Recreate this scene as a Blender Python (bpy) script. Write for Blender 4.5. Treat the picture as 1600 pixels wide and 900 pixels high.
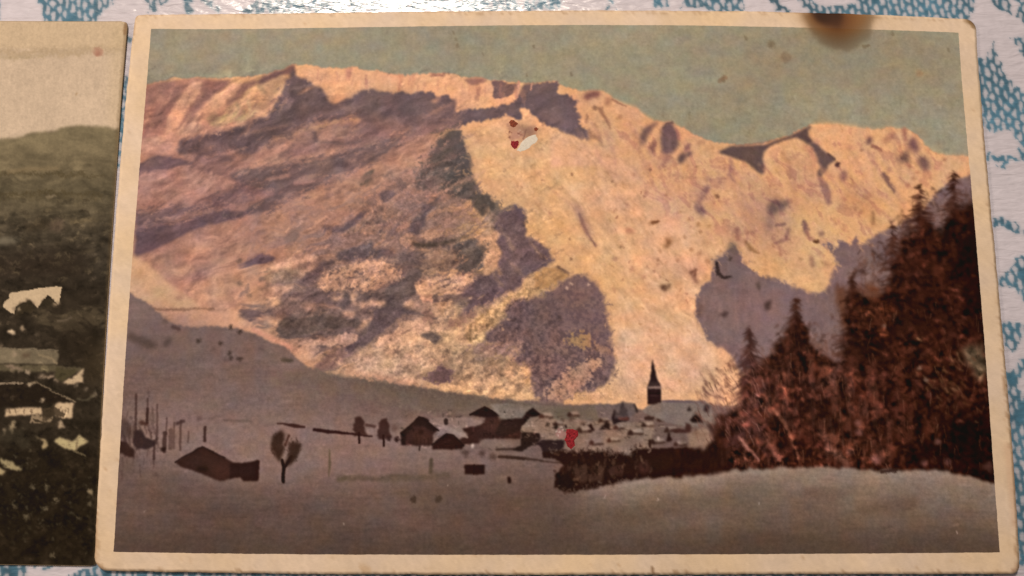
import bpy, math, random
import numpy as np

# ------------------------------------------------------------------ reset
for _o in list(bpy.data.objects):
    bpy.data.objects.remove(_o, do_unlink=True)
scene = bpy.context.scene
COL = scene.collection

# ------------------------------------------------------------------ camera
MM = 0.001
CARD_TOP = 0.55 * MM                     # mean height of the big card's printed face
LEFT_TOP = 0.37 * MM                     # the older card lies flat on the cloth
THICK = 0.33 * MM
CAM_ANG = (0.15266261, -0.00657876, 0.00233925)
CAM_POS = np.array([-0.00804001, -0.02246467, 0.1366349 + CARD_TOP])
FOCAL_PX = 1350.0                        # for a 1600 px wide frame
cam_data = bpy.data.cameras.new("camera")
cam = bpy.data.objects.new("camera", cam_data)
COL.objects.link(cam)
cam.location = CAM_POS
cam.rotation_mode = 'XYZ'
cam.rotation_euler = CAM_ANG
cam_data.sensor_width = 36.0
cam_data.lens = FOCAL_PX * 36.0 / 1600.0
cam_data.clip_start = 0.002
cam_data.clip_end = 50.0
scene.camera = cam

# ------------------------------------------------------------------ light
from mathutils import Vector
WORLD_COL = np.array([1.0, 0.84, 0.70])
WORLD_STR = 0.13
# name, position, colour, watts, size: the room lamp mirrored in the cloth, and a weaker one off to the left
LAMPS = [("room_lamp", np.array([-0.088, 0.285, 0.45]), np.array([1.0, 0.86, 0.72]), 3.0, 0.10),
         ("side_lamp", np.array([-0.55, 0.06, 0.30]), np.array([1.0, 0.80, 0.62]), 1.7, 0.14)]
AIM = np.array([-0.01, 0.0, 0.0])
world = bpy.data.worlds.new("World")
scene.world = world
world.use_nodes = True
_bg = world.node_tree.nodes["Background"]
_bg.inputs[0].default_value = (*WORLD_COL, 1)
_bg.inputs[1].default_value = WORLD_STR
for _n, _p, _c, _w, _s in LAMPS:
    _d = bpy.data.lights.new(_n, 'AREA')
    _d.shape = 'DISK'
    _d.size = _s
    _d.energy = _w
    _d.color = _c
    _l = bpy.data.objects.new(_n, _d)
    COL.objects.link(_l)
    _l.location = _p
    _l.rotation_euler = (Vector(AIM) - Vector(_p)).to_track_quat('-Z', 'Y').to_euler()

scene.view_settings.view_transform = 'Standard'
scene.view_settings.look = 'None'
scene.view_settings.exposure = 0.0
scene.view_settings.gamma = 1.0
scene.view_settings.use_curve_mapping = False
scene.render.engine = 'CYCLES'
scene.render.resolution_x = 1024
scene.render.resolution_y = 576

#PAINT-BEGIN
# ------------------------------------------------------------------ tracing helpers
def _rot(a, b, c):
    ca, sa, cb, sb, cc, sc = math.cos(a), math.sin(a), math.cos(b), math.sin(b), math.cos(c), math.sin(c)
    X = np.array([[1, 0, 0], [0, ca, -sa], [0, sa, ca]])
    Y = np.array([[cb, 0, sb], [0, 1, 0], [-sb, 0, cb]])
    Z = np.array([[cc, -sc, 0], [sc, cc, 0], [0, 0, 1]])
    return Z @ Y @ X
CAM_R = _rot(*CAM_ANG)

def on_plane(px, z):
    """where a measured photo point lies on the horizontal plane of height z (metres)"""
    px = np.asarray(px, float).reshape(-1, 2)
    d = np.c_[(px[:, 0] - 800) / FOCAL_PX, -(px[:, 1] - 450) / FOCAL_PX, -np.ones(len(px))] @ CAM_R.T
    h = z if not callable(z) else np.full(len(px), CARD_TOP)
    for _ in range(4 if callable(z) else 1):
        t = (h - CAM_POS[2]) / d[:, 2]
        p = (CAM_POS + d * t[:, None])[:, :2]
        if callable(z):
            h = z(p[:, 0], p[:, 1])
    return p

def old_height(x, y):
    """top face of the older card: flat, its free upper right corner bent up"""
    return LEFT_TOP + 0.75 * MM * np.clip((x + 82 * MM) / (20 * MM), 0, 1.1) ** 2 * np.clip((y - 14 * MM) / (16 * MM), 0, 1.0) ** 1.5

def card_height(x, y):
    """top face of the big card: its left side rests on the older card, its lower right corner curls up a little"""
    base = np.interp(x, [-68 * MM, 66 * MM], [LEFT_TOP + 0.03 * MM, 0.03 * MM])
    curl = 0.75 * MM * np.clip((x - 10 * MM) / (58 * MM), 0, 1.2) ** 2 * np.clip((-y + 5 * MM) / (48 * MM), 0, 1.2) ** 2
    lift = 0.35 * MM * np.clip((-x - 45 * MM) / (22 * MM), 0, 1.2) ** 2 * np.clip((y - 5 * MM) / (38 * MM), 0, 1.2) ** 2
    return base + THICK + curl + lift

# ------------------------------------------------------------------ noise
def _hash(ix, iy, seed):
    ix = ix.astype(np.uint32); iy = iy.astype(np.uint32)
    h = ix * np.uint32(374761393) + iy * np.uint32(668265263) + np.uint32((seed * 362437 + 974711) & 0xffffffff)
    h = (h ^ (h >> np.uint32(13))) * np.uint32(1274126177)
    h = h ^ (h >> np.uint32(16))
    return (h & np.uint32(0xffff)).astype(np.float32) / 65535.0

def vnoise(x, y, seed=0):
    x0 = np.floor(x); y0 = np.floor(y)
    fx = (x - x0).astype(np.float32); fy = (y - y0).astype(np.float32)
    fx = fx * fx * fx * (fx * (fx * 6 - 15) + 10); fy = fy * fy * fy * (fy * (fy * 6 - 15) + 10)
    ix = x0.astype(np.int64) + 100000; iy = y0.astype(np.int64) + 100000
    a = _hash(ix, iy, seed); b = _hash(ix + 1, iy, seed); c = _hash(ix, iy + 1, seed); d = _hash(ix + 1, iy + 1, seed)
    return (a + (b - a) * fx) * (1 - fy) + (c + (d - c) * fx) * fy

def fbm(x, y, octv=4, seed=0, gain=0.5):
    s = np.zeros(np.broadcast(x, y).shape, np.float32); a = 1.0; t = 0
    for i in range(octv):
        s += a * vnoise(x * (2.03 ** i) + 17.3 * i, y * (2.03 ** i) - 9.1 * i, seed + i * 7)
        t += a; a *= gain
    s /= t
    return (s - s.mean()) / (s.std() + 1e-6)

def sstep(e0, e1, x):
    t = np.clip((x - e0) / (e1 - e0 + 1e-9), 0, 1)
    return t * t * (3 - 2 * t)

def blur(m, r):
    """two passes of a separable box blur"""
    r = int(round(r))
    if r < 1:
        return m
    for _ in range(2):
        for ax in (0, 1):
            p = np.pad(m, [(r + 1, r) if k == ax else (0, 0) for k in (0, 1)], mode='edge')
            c = np.cumsum(p, axis=ax, dtype=np.float64)
            n = m.shape[ax]
            hi = np.take(c, range(2 * r + 1, 2 * r + 1 + n), axis=ax)
            lo = np.take(c, range(0, n), axis=ax)
            m = ((hi - lo) / (2 * r + 1)).astype(np.float32)
    return m

class Canvas:
    """a printed picture, painted in the card's own plane; one cell = 0.1 mm"""
    def __init__(s, x0, x1, y0, y1, z, res=0.1 * MM, seed=1):
        s.x0, s.y1, s.res, s.z = x0, y1, res, z
        s.w = int(round((x1 - x0) / res)); s.h = int(round((y1 - y0) / res))
        s.c = np.zeros((s.h, s.w, 3), np.float32)
        s.Y, s.X = np.mgrid[0:s.h, 0:s.w].astype(np.float32)
        X, Y = s.X, s.Y
        s.wx = 0.6 * fbm(X / 13, Y / 13, 2, seed) + 0.45 * fbm(X / 4, Y / 4, 2, seed + 3) + 0.5 * fbm(X / 1.9, Y / 1.9, 1, seed + 4)
        s.wy = 0.6 * fbm(X / 13, Y / 13, 2, seed + 5) + 0.45 * fbm(X / 4, Y / 4, 2, seed + 8) + 0.5 * fbm(X / 1.9, Y / 1.9, 1, seed + 9)
        ca, sa = math.cos(math.radians(30)), math.sin(math.radians(30))
        U, V = X * ca - Y * sa, X * sa + Y * ca
        wv = 5 * fbm(X / 40, Y / 40, 2, seed + 11)
        s.n = {
            'streak': fbm((U + wv) / 34, (V + wv) / 11, 5, seed + 20, 0.6),
            'flat': fbm((X + wv) / 40, (Y + wv) / 12, 5, seed + 30, 0.6),
            'blob': fbm(X / 16, Y / 16, 5, seed + 40, 0.62),
            'fine': fbm(X / 4.5, Y / 4.5, 3, seed + 50, 0.6),
            'big': fbm(X / 120, Y / 120, 3, seed + 60),
            'horiz': fbm(X / 42, Y / 3.2, 3, seed + 70),
            'vert': fbm(X / 2.6, Y / 22, 3, seed + 75),
            'grain': fbm(X / 1.7, Y / 1.7, 2, seed + 80),
            'fall': fbm((0.57 * X + 0.82 * Y + wv) / 46, (0.82 * X - 0.57 * Y + wv) / 9, 5, seed + 95, 0.6),
            'down': fbm(X / 9, Y / 34, 5, seed + 90, 0.6),
        }
    def cc(s, px):
        p = on_plane(px, s.z)
        return np.c_[(p[:, 0] - s.x0) / s.res, (s.y1 - p[:, 1]) / s.res]
    def box(s, pts, m):
        a = np.floor(pts.min(0) - m).astype(int); b = np.ceil(pts.max(0) + m).astype(int)
        a = np.maximum(a, 0); b = np.minimum(b, [s.w, s.h])
        if (b <= a).any():
            return None
        return slice(a[1], b[1]), slice(a[0], b[0])
    def pmask(s, pts, soft=1.0, rough=0.0):
        bx = s.box(pts, 3 + soft * 3 + rough * 3)
        if bx is None:
            return None, None
        X = s.X[bx] + rough * s.wx[bx]; Y = s.Y[bx] + rough * s.wy[bx]
        ins = np.zeros(X.shape, bool)
        q = np.roll(pts, -1, axis=0)
        for (ax, ay), (bx_, by) in zip(pts, q):
            if ay == by:
                continue
            hit = ((ay > Y) != (by > Y)) & (X < (bx_ - ax) * (Y - ay) / (by - ay) + ax)
            ins ^= hit
        return bx, blur(ins.astype(np.float32), soft)
    def lmask(s, pts, w, soft=1.0, rough=0.0):
        w = np.broadcast_to(np.asarray(w, float), (len(pts),))
        bx = s.box(pts, w.max() + 3 + soft * 2 + rough * 3)
        if bx is None:
            return None, None
        X = s.X[bx] + rough * s.wx[bx]; Y = s.Y[bx] + rough * s.wy[bx]
        best = np.full(X.shape, 1e9, np.float32)
        if len(pts) == 1:
            best = np.hypot(X - pts[0, 0], Y - pts[0, 1]) - w[0]
        for i in range(len(pts) - 1):
            d = pts[i + 1] - pts[i]; L = d @ d + 1e-9
            t = np.clip(((X - pts[i, 0]) * d[0] + (Y - pts[i, 1]) * d[1]) / L, 0, 1)
            r = np.hypot(X - pts[i, 0] - t * d[0], Y - pts[i, 1] - t * d[1]) - (w[i] + (w[i + 1] - w[i]) * t)
            best = np.minimum(best, r)
        return bx, 1 - sstep(-soft, soft, best)
    def put(s, bx, m, col, a=1.0, mott=0.0, field='streak', thr=0.5, vary=0.0, tones=None):
        if bx is None:
            return
        if mott:
            m2 = sstep(thr - 0.36, thr + 0.36, m + mott * 0.25 * s.n[field][bx]) * np.minimum(1, m * 4)
            m = m2
        col = np.asarray(col, np.float32)
        c = col[None, None, :]
        if vary:
            c = c * (1 + vary * s.n[field][bx][..., None])
        k = (m * a)[..., None]
        s.c[bx] = s.c[bx] * (1 - k) + c * k

class Pen:
    """draws on a canvas from points read in one enlarged view of the photograph"""
    def __init__(s, cv, ox, oy, sc, sf=0.55, rf=1.0):
        s.cv, s.ox, s.oy, s.sc, s.sf, s.rf = cv, ox, oy, sc, sf, rf
    def pts(s, p):
        p = np.asarray(p, float).reshape(-1, 2)
        return s.cv.cc(np.c_[s.ox + p[:, 0] / s.sc, s.oy + p[:, 1] / s.sc])
    def poly(s, p, col, soft=1.0, rough=1.0, **k):
        bx, m = s.cv.pmask(s.pts(p), soft * (s.sf if soft < 10 else 0.95), rough * s.rf); s.cv.put(bx, m, col, **k)
    def line(s, p, w, col, soft=1.0, rough=0.8, **k):
        w = np.asarray(w, float) / s.sc * 0.5 * 1.0
        bx, m = s.cv.lmask(s.pts(p), w, max(0.9, soft * (0.75 if s.sf > 0.5 else 0.5)), rough * s.rf); s.cv.put(bx, m, col, **k)
    def dab(s, x, y, L, an, w, f, soft=1.5, rough=1.0):
        """a brush touch that lightens or darkens what is already printed"""
        bx, m = s.cv.lmask(s.pts([(x, y), (x + L * math.cos(an), y + L * math.sin(an))]), [w / 2, w / 4], soft, rough)
        if bx is not None:
            s.cv.c[bx] *= 1 + (np.asarray(f) - 1) * m[..., None]
    def dots(s, p, r, col, soft=1.0, rough=1.0, **k):
        for q in np.asarray(p, float).reshape(-1, 2):
            bx, m = s.cv.lmask(s.pts([q]), r / s.sc, soft, rough); s.cv.put(bx, m, col, **k)

# ------------------------------------------------------------------ the winter mountain print
def paint_mountain():
    cv = Canvas(-75 * MM, 75 * MM, -48 * MM, 48 * MM, card_height, seed=3)
    n = cv.n
    P = Pen(cv, 0, 0, 1)
    A, B, C_ = Pen(cv, 200, 80, 3.2, 0.6), Pen(cv, 600, 80, 3.2, 0.55), Pen(cv, 1020, 120, 3.2, 0.8)
    D, E_, G, H_ = Pen(cv, 190, 340, 3.2, 0.9), Pen(cv, 600, 360, 3.2, 0.8), Pen(cv, 1050, 360, 3.2), Pen(cv, 1050, 500, 3.2)
    V1, V2, V3, V4, V5 = [Pen(cv, x, y, 5.625, 0.33, 0.4) for x, y in ((180, 600), (400, 630), (600, 600), (780, 600), (960, 550))]
    def T(x, y): return Pen(cv, x, y, 4, 1.0)
    rng = random.Random(5)
    # sky
    cv.c[:] = (153, 146, 125)
    cv.c *= (1 + 0.016 * n['big'] + 0.003 * n['horiz'] + 0.008 * n['blob'])[..., None]
    P.poly([(180, 30), (560, 30), (480, 90), (220, 130)], (160, 150, 130), soft=40, a=0.5)
    P.poly([(380, 60), (860, 70), (1150, 170), (1480, 210), (1480, 240), (1000, 240), (400, 140)], (152, 146, 124), soft=30, a=0.7)
    P.poly([(1100, 40), (1500, 50), (1500, 150), (1150, 120)], (148, 138, 115), soft=40, a=0.7)
    for x, y, r in ((714, 70, 2.5), (712, 60, 1.8), (708, 50, 1.5), (833, 71, 2), (1165, 58, 2.2), (1394, 51, 2.5), (1481, 77, 1.5), (754, 83, 1), (893, 115, 2), (823, 116, 1.5), (1130, 124, 3)):
        P.line([(x, y), (x + 1, y + 3)], r * 2, (118, 106, 86), soft=1.8, a=0.5)
    P.line([(1205, 70)], 14, (118, 103, 82), soft=6, a=0.6)
    P.line([(1228, 90)], 18, (135, 118, 95), soft=6, a=0.6)
    P.line([(1350, 74), (1358, 71)], 5, (125, 108, 85), soft=2.5, a=0.7)
    P.line([(1436, 114)], 12, (150, 125, 100), soft=4, a=0.5)
    P.line([(1125, 127), (1133, 121)], 7, (135, 110, 88), soft=3, a=0.6)

    # mountain body
    ridgeA = [(70, 175), (90, 165), (160, 150), (230, 128), (330, 130), (420, 135), (520, 128), (600, 125), (670, 115), (760, 92), (830, 65), (900, 65), (960, 78), (1040, 80), (1085, 84), (1130, 76), (1180, 92), (1240, 92), (1270, 100)]
    ridgeB = [(0, 108), (30, 112), (60, 116), (90, 118), (150, 120), (165, 114), (200, 112), (300, 105), (340, 108), (390, 130), (440, 135), (480, 126), (560, 145), (640, 150), (700, 155), (770, 155), (860, 150), (875, 168), (930, 180), (980, 200), (1040, 195), (1085, 193), (1130, 225), (1170, 250), (1240, 280), (1290, 310), (1340, 345), (1400, 355), (1450, 360), (1500, 385), (1550, 415), (1600, 435)]
    ridgeC = [(330, 327), (400, 337), (500, 334), (600, 317), (680, 293), (740, 265), (790, 240), (880, 235), (960, 245), (1040, 255), (1120, 258), (1200, 250), (1280, 262), (1320, 290), (1360, 340), (1400, 370), (1440, 388), (1500, 392), (1640, 396)]
    def topx(pen, p): return [(pen.ox + x / pen.sc, pen.oy + y / pen.sc) for x, y in p]
    ridge = topx(A, ridgeA) + topx(B, ridgeB)[1:] + topx(C_, ridgeC)
    sky = cv.c.copy()
    P.poly(ridge + [(1560, 900), (170, 900)], (211, 165, 118), soft=1, rough=1.2, vary=0.015, field='blob')
    # broad colour zones
    P.poly([(200, 230), (480, 200), (700, 200), (720, 330), (640, 640), (200, 520)], (193, 148, 120), soft=45, a=0.85)
    P.poly([(200, 160), (330, 140), (420, 190), (210, 330)], (198, 145, 120), soft=25, a=0.8)
    P.poly([(450, 104), (560, 104), (720, 118), (840, 150), (900, 200), (700, 200), (500, 165)], (226, 172, 126), soft=8, a=0.95)
    P.poly([(860, 130), (1000, 165), (1100, 215), (1120, 260), (980, 280), (880, 200)], (216, 164, 122), soft=18, a=0.8)
    P.poly([(715, 195), (860, 200), (960, 230), (900, 300), (1000, 420), (1080, 520), (960, 520), (900, 430), (810, 330), (740, 290)], (213, 168, 112), soft=22, a=0.8)
    P.poly([(1190, 205), (1300, 190), (1420, 200), (1500, 240), (1500, 300), (1400, 340), (1300, 340), (1200, 250)], (220, 172, 122), soft=18, a=0.8)
    P.poly([(1110, 300), (1300, 330), (1400, 370), (1300, 470), (1200, 430)], (216, 174, 124), soft=22, a=0.8)
    P.poly([(560, 520), (800, 440), (820, 630), (600, 620), (520, 580)], (203, 166, 128), soft=25, a=0.8)
    P.poly([(960, 480), (1120, 520), (1140, 620), (1000, 660), (940, 640)], (212, 172, 132), soft=20, a=0.7)
    P.poly(ridge + [(1560, 300), (1510, 330), (1300, 330), (1100, 300), (800, 260), (200, 260)], (170, 125, 95), soft=1, a=0.0)
    # rim of the ridge against the sky: reddish
    P.line(ridge, 2.0, (178, 132, 108), soft=1.8, rough=1.2, a=0.35)

    hb, hm = cv.pmask(P.pts(ridge + [(1700, 400), (1700, 1000), (100, 1000), (100, 170)]), 1.2, 1.2)
    body = np.zeros(cv.X.shape, np.float32); body[hb] = hm
    cv.c = sky * (1 - body[..., None]) + cv.c * body[..., None]
    SH = (116, 94, 92); SHB = (104, 86, 88); PINK = (168, 126, 112); GREENGREY = (98, 86, 76); LIT = (206, 158, 122)
    # --- upper left couloirs
    A.poly([(70, 175), (200, 150), (330, 138), (420, 140), (380, 210), (300, 330), (240, 400), (70, 440)], (172, 122, 104), soft=9, a=0.8, mott=0.5)
    A.poly([(90, 175), (190, 150), (240, 160), (200, 215), (130, 250), (80, 300)], (140, 102, 92), soft=9, a=0.75)
    A.poly([(245, 165), (300, 160), (230, 270), (170, 360), (120, 400), (85, 410), (130, 300), (200, 215)], (146, 106, 94), soft=7, a=0.8)
    A.poly([(330, 145), (372, 155), (330, 260), (270, 350), (235, 405), (190, 415), (205, 320), (250, 240)], (216, 162, 126), soft=4)
    A.poly([(390, 145), (520, 138), (500, 170), (430, 220), (380, 270), (300, 340), (250, 385), (310, 290), (370, 215)], (146, 105, 94), soft=5, a=0.95)
    A.poly([(515, 160), (560, 165), (520, 230), (450, 290), (400, 320), (430, 240)], (206, 158, 124), soft=5)
    A.poly([(560, 170), (640, 140), (650, 165), (580, 210), (520, 260), (480, 280), (530, 220)], (152, 112, 98), soft=5, a=0.9)
    A.poly([(640, 165), (720, 135), (805, 120), (760, 200), (690, 290), (560, 340), (440, 350), (520, 260), (590, 200)], (198, 156, 116), soft=6, a=0.9, mott=0.5)
    A.poly([(500, 360), (640, 270), (630, 345), (420, 380), (400, 330), (560, 300)], (190, 164, 118), soft=8, a=0.7, mott=0.6)
    A.poly([(380, 320), (440, 310), (460, 345), (410, 365)], (140, 112, 90), soft=7, a=0.8)
    A.line([(660, 180), (680, 205)], 26, (160, 130, 100), soft=5, a=0.7)
    A.line([(545, 265), (560, 300), (580, 300)], 16, (166, 136, 104), soft=4, a=0.8)
    A.line([(600, 250), (620, 330)], 18, (205, 172, 128), soft=4, a=0.7)
    A.poly([(640, 165), (670, 125), (760, 96), (832, 66), (842, 110), (770, 118), (710, 145), (660, 165)], (128, 94, 86), soft=3)
    A.poly([(70, 460), (180, 415), (250, 410), (240, 480), (150, 505), (75, 550)], (206, 154, 126), soft=7, a=0.9)
    A.poly([(240, 380), (330, 350), (400, 380), (330, 420), (250, 430)], (204, 158, 128), soft=7, a=0.8)
    # --- the great shadow under the crest
    A.poly([(240, 495), (250, 450), (330, 425), (420, 408), (520, 388), (620, 358), (690, 325), (730, 270), (765, 205), (795, 150), (828, 90), (850, 130), (905, 140), (930, 170), (970, 190), (992, 215), (1005, 262), (1040, 264), (1090, 240), (1150, 205), (1220, 188), (1270, 200), (1330, 212), (1420, 205), (1500, 208), (1540, 225), (1640, 235), (1640, 335), (1500, 370), (1400, 405), (1300, 435), (1240, 440), (1160, 460), (1125, 430), (1135, 370), (1160, 335), (1110, 330), (1060, 350), (1000, 345), (900, 370), (850, 400), (800, 425), (740, 440), (690, 475), (640, 510), (560, 525), (480, 512), (420, 530), (330, 548), (280, 530)], SH, soft=2.5, rough=2, vary=0.02, field='streak')
    A.poly([(850, 215), (900, 180), (935, 172), (930, 182), (880, 215)], (190, 140, 112), soft=3)
    A.poly([(860, 200), (930, 185), (990, 225), (1000, 262), (950, 330), (850, 300)], (108, 88, 84), soft=10, a=0.6)
    A.poly([(1100, 240), (1250, 200), (1420, 215), (1400, 330), (1200, 320)], (110, 88, 84), soft=14, a=0.6)
    A.line([(1060, 275), (1110, 290)], 16, (140, 112, 104), soft=5, a=0.5)
    A.line([(1360, 250), (1320, 300)], 10, (140, 112, 104), soft=4, a=0.5)
    B.poly([(-20, 205), (100, 212), (180, 205), (250, 210), (262, 240), (300, 225), (340, 235), (342, 300), (330, 322), (400, 300), (480, 290), (560, 280), (620, 262), (660, 228), (700, 200), (740, 160), (862, 155), (870, 212), (940, 222), (970, 258), (955, 280), (992, 320), (970, 358), (1000, 388), (1045, 402), (1085, 440), (1010, 452), (930, 420), (850, 385), (795, 355), (760, 320), (700, 285), (672, 290), (690, 325), (670, 342), (610, 315), (540, 335), (460, 355), (380, 380), (300, 395), (200, 412), (100, 432), (-20, 465)], (112, 92, 92), soft=1.8, rough=2, vary=0.02)
    B.poly([(-20, 440), (150, 395), (380, 350), (380, 378), (200, 420), (-20, 475)], (148, 115, 106), soft=6, a=0.8)
    B.poly([(250, 240), (285, 232), (262, 262), (230, 250)], (186, 142, 116), soft=3, a=0.8)
    B.poly([(770, 310), (850, 270), (900, 330), (960, 380), (900, 400), (820, 350)], (130, 106, 104), soft=8, a=0.7)
    # notched rocks on the crest
    B.poly([(400, 140), (440, 138), (490, 130), (520, 140), (470, 170), (430, 175)], (150, 108, 96), soft=3, a=0.9)
    B.poly([(540, 150), (660, 155), (680, 175), (640, 215), (600, 225), (545, 235), (545, 190)], (124, 96, 90), soft=3, a=0.95, mott=0.7)
    B.poly([(700, 160), (740, 160), (735, 190), (690, 225), (680, 200)], (122, 95, 90), soft=3)
    B.line([(672, 160), (665, 225)], 16, (196, 146, 120), soft=3)
    B.line([(738, 162), (735, 195)], 8, (190, 140, 115), soft=2)
    B.line([(478, 185), (460, 240)], 18, (170, 124, 100), soft=5, a=0.7)
    B.line([(300, 110), (295, 120), (240, 118)], 16, (158, 110, 92), soft=4, a=0.8)
    B.line([(150, 118), (140, 180)], 14, (205, 148, 110), soft=4, a=0.8)
    B.line([(80, 120), (75, 190)], 20, (208, 150, 112), soft=5, a=0.8)
    A.poly([(1085, 90), (1125, 82), (1115, 125), (1095, 150)], (196, 138, 112), soft=4, a=0.8)
    # --- left flank: hazy bands of shade
    P.poly([(205, 262), (290, 248), (400, 236), (500, 205), (600, 185), (700, 190), (640, 235), (520, 285), (420, 320), (210, 410)], (148, 112, 102), soft=14, a=0.9)
    P.poly([(205, 330), (330, 320), (420, 330), (400, 400), (330, 440), (210, 410)], (176, 132, 112), soft=20, a=0.5)
    P.poly([(560, 250), (700, 215), (730, 300), (640, 380), (480, 420), (420, 400), (500, 320)], (182, 138, 112), soft=18, a=0.6)
    A.poly([(50, 560), (130, 515), (220, 530), (300, 545), (420, 525), (560, 520), (480, 560), (400, 570), (330, 560), (200, 600), (120, 640), (50, 645)], (122, 96, 94), soft=7, a=0.95, mott=0.7)
    A.poly([(280, 515), (340, 515), (340, 545), (300, 550)], (190, 145, 124), soft=5, a=0.8)
    A.poly([(50, 620), (300, 570), (520, 640), (560, 670), (440, 720), (300, 770), (50, 790)], (186, 140, 118), soft=9, a=0.8, mott=0.6)
    A.line([(60, 690), (160, 670), (260, 660)], 40, (162, 120, 106), soft=8, a=0.7, mott=0.8)
    A.line([(70, 720), (200, 700), (330, 720)], 20, (168, 125, 108), soft=8, a=0.6)
    A.poly([(500, 618), (600, 588), (750, 572), (870, 556), (1000, 538), (1080, 508), (1200, 468), (1320, 432), (1400, 402), (1330, 480), (1240, 545), (1130, 590), (1050, 605), (980, 655), (930, 690), (860, 722), (760, 765), (680, 805), (600, 822), (580, 790), (660, 750), (740, 705), (620, 690), (560, 665)], (124, 100, 94), soft=5, a=0.95, mott=0.45)
    A.poly([(40, 800), (200, 788), (370, 770), (450, 720), (560, 665), (720, 690), (640, 745), (500, 770), (400, 800), (300, 830), (180, 860), (40, 885)], (126, 99, 96), soft=6, a=0.95, mott=0.5)
    A.poly([(40, 890), (180, 862), (300, 835), (420, 800), (560, 800), (700, 790), (560, 830), (440, 860), (330, 890), (260, 930), (120, 1000), (30, 1030)], (112, 88, 90), soft=6, a=0.95, mott=0.4)
    A.line([(190, 840), (260, 825), (330, 818)], 22, (165, 126, 114), soft=6, a=0.8)
    A.line([(60, 880), (150, 870), (260, 855)], 14, (150, 114, 106), soft=5, a=0.7)
    A.line([(480, 820), (560, 815)], 30, (96, 78, 76), soft=6, a=0.8)
    A.line([(700, 640), (760, 628), (800, 622)], 22, (184, 140, 120), soft=5, a=0.9)
    A.line([(840, 665), (900, 655), (970, 640)], 20, (164, 126, 112), soft=6, a=0.8)
    A.line([(1090, 548), (1130, 545)], 20, (168, 134, 118), soft=5, a=0.8)
    A.line([(520, 770), (620, 730), (720, 705)], 22, (170, 130, 116), soft=8, a=0.7)
    A.poly([(680, 480), (780, 430), (815, 450), (800, 500), (740, 535), (660, 530)], (194, 146, 122), soft=6, a=0.95)
    A.poly([(640, 540), (820, 530), (980, 495), (1100, 480), (1010, 515), (880, 550), (700, 575), (590, 585)], (192, 148, 122), soft=6, a=0.9)
    A.poly([(930, 430), (1000, 360), (1060, 360), (1140, 345), (1130, 420), (1080, 440), (980, 450)], (178, 136, 116), soft=8, a=0.85, mott=0.5)
    A.poly([(810, 420), (880, 385), (930, 395), (910, 460), (860, 470)], (158, 122, 108), soft=8, a=0.7)
    A.line([(930, 410), (940, 450), (1080, 465), (1160, 445)], 18, (124, 98, 92), soft=5, a=0.8)
    A.line([(760, 520), (800, 500), (830, 465)], 20, (132, 104, 96), soft=6, a=0.8)
    A.poly([(330, 545), (420, 520), (470, 545), (420, 575), (350, 580)], (172, 130, 116), soft=7, a=0.7)
    A.line([(500, 510), (545, 495)], 14, (160, 124, 116), soft=4, a=0.7)
    # --- middle slope with scrub: mottled
    B.poly([(375, 385), (395, 440), (420, 540), (425, 620), (470, 680), (480, 712), (540, 720), (578, 752), (572, 792), (600, 790), (650, 775), (700, 790), (715, 830), (705, 930), (560, 930), (500, 800), (400, 720), (330, 740), (300, 700), (200, 700), (130, 690), (170, 620), (200, 560), (240, 500), (270, 440), (340, 390)], (104, 90, 82), soft=9, rough=2, mott=0.8, thr=0.5)
    B.poly([(375, 385), (398, 450), (422, 550), (425, 622), (470, 682), (478, 712), (420, 735), (370, 740), (330, 690), (300, 620), (310, 520), (330, 430)], (98, 86, 80), soft=3, rough=3, a=0.95)
    B.poly([(470, 712), (540, 718), (578, 752), (570, 800), (530, 800), (500, 760), (460, 790), (430, 760)], (94, 82, 72), soft=3, rough=3, a=0.9, mott=0.5, field='blob')
    B.poly([(575, 800), (650, 776), (702, 790), (716, 830), (704, 930), (580, 930), (540, 850)], (108, 88, 90), soft=3, rough=3, a=0.95)
    # general scrub mottling over the whole middle slope
    mid = [(430, 400), (560, 330), (700, 260), (760, 330), (800, 380), (760, 460), (680, 480), (600, 540), (540, 600), (460, 550), (400, 500), (380, 450)]
    P.poly(mid, (126, 102, 92), soft=30, a=0.75, mott=2.0, thr=0.95, field='streak')
    P.poly([(470, 450), (600, 400), (760, 370), (770, 450), (640, 500), (540, 560), (440, 520)], (116, 95, 88), soft=20, a=0.8, mott=2.0, thr=0.88, field='flat')
    P.poly([(560, 300), (690, 250), (720, 330), (620, 380), (540, 400)], (138, 110, 96), soft=16, a=0.7, mott=2.0, thr=0.95, field='blob')
    P.poly([(360, 330), (520, 300), (640, 330), (620, 400), (480, 440), (380, 420)], (150, 118, 104), soft=20, a=0.6, mott=2.0, thr=1.0, field='streak')
    P.poly([(540, 560), (660, 480), (800, 430), (810, 600), (600, 600)], (150, 122, 98), soft=20, a=0.7, mott=2.0, thr=1.0, field='blob')
    t = T(400, 225)
    t.poly([(680, 190), (760, 170), (740, 220), (690, 260), (640, 270)], (108, 92, 82), soft=5, a=0.9, mott=0.7)
    t.poly([(770, 300), (860, 290), (870, 330), (820, 370), (780, 350)], (112, 92, 88), soft=4, a=0.9, mott=0.8)
    t.poly([(400, 530), (450, 505), (540, 520), (600, 470), (660, 410), (720, 390), (690, 440), (620, 500), (560, 545), (430, 545)], (108, 88, 88), soft=4, a=0.9, mott=0.6)
    t.poly([(960, 560), (970, 500), (1020, 450), (1060, 380), (1120, 340), (1180, 330), (1110, 390), (1060, 440), (1040, 520), (1010, 565)], (104, 90, 88), soft=4, a=0.95, mott=0.5)
    t.poly([(500, 690), (600, 660), (700, 615), (740, 625), (720, 665), (860, 670), (860, 705), (760, 710), (640, 710), (560, 740), (500, 720)], (98, 84, 84), soft=4, a=0.95, mott=0.6)
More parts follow.
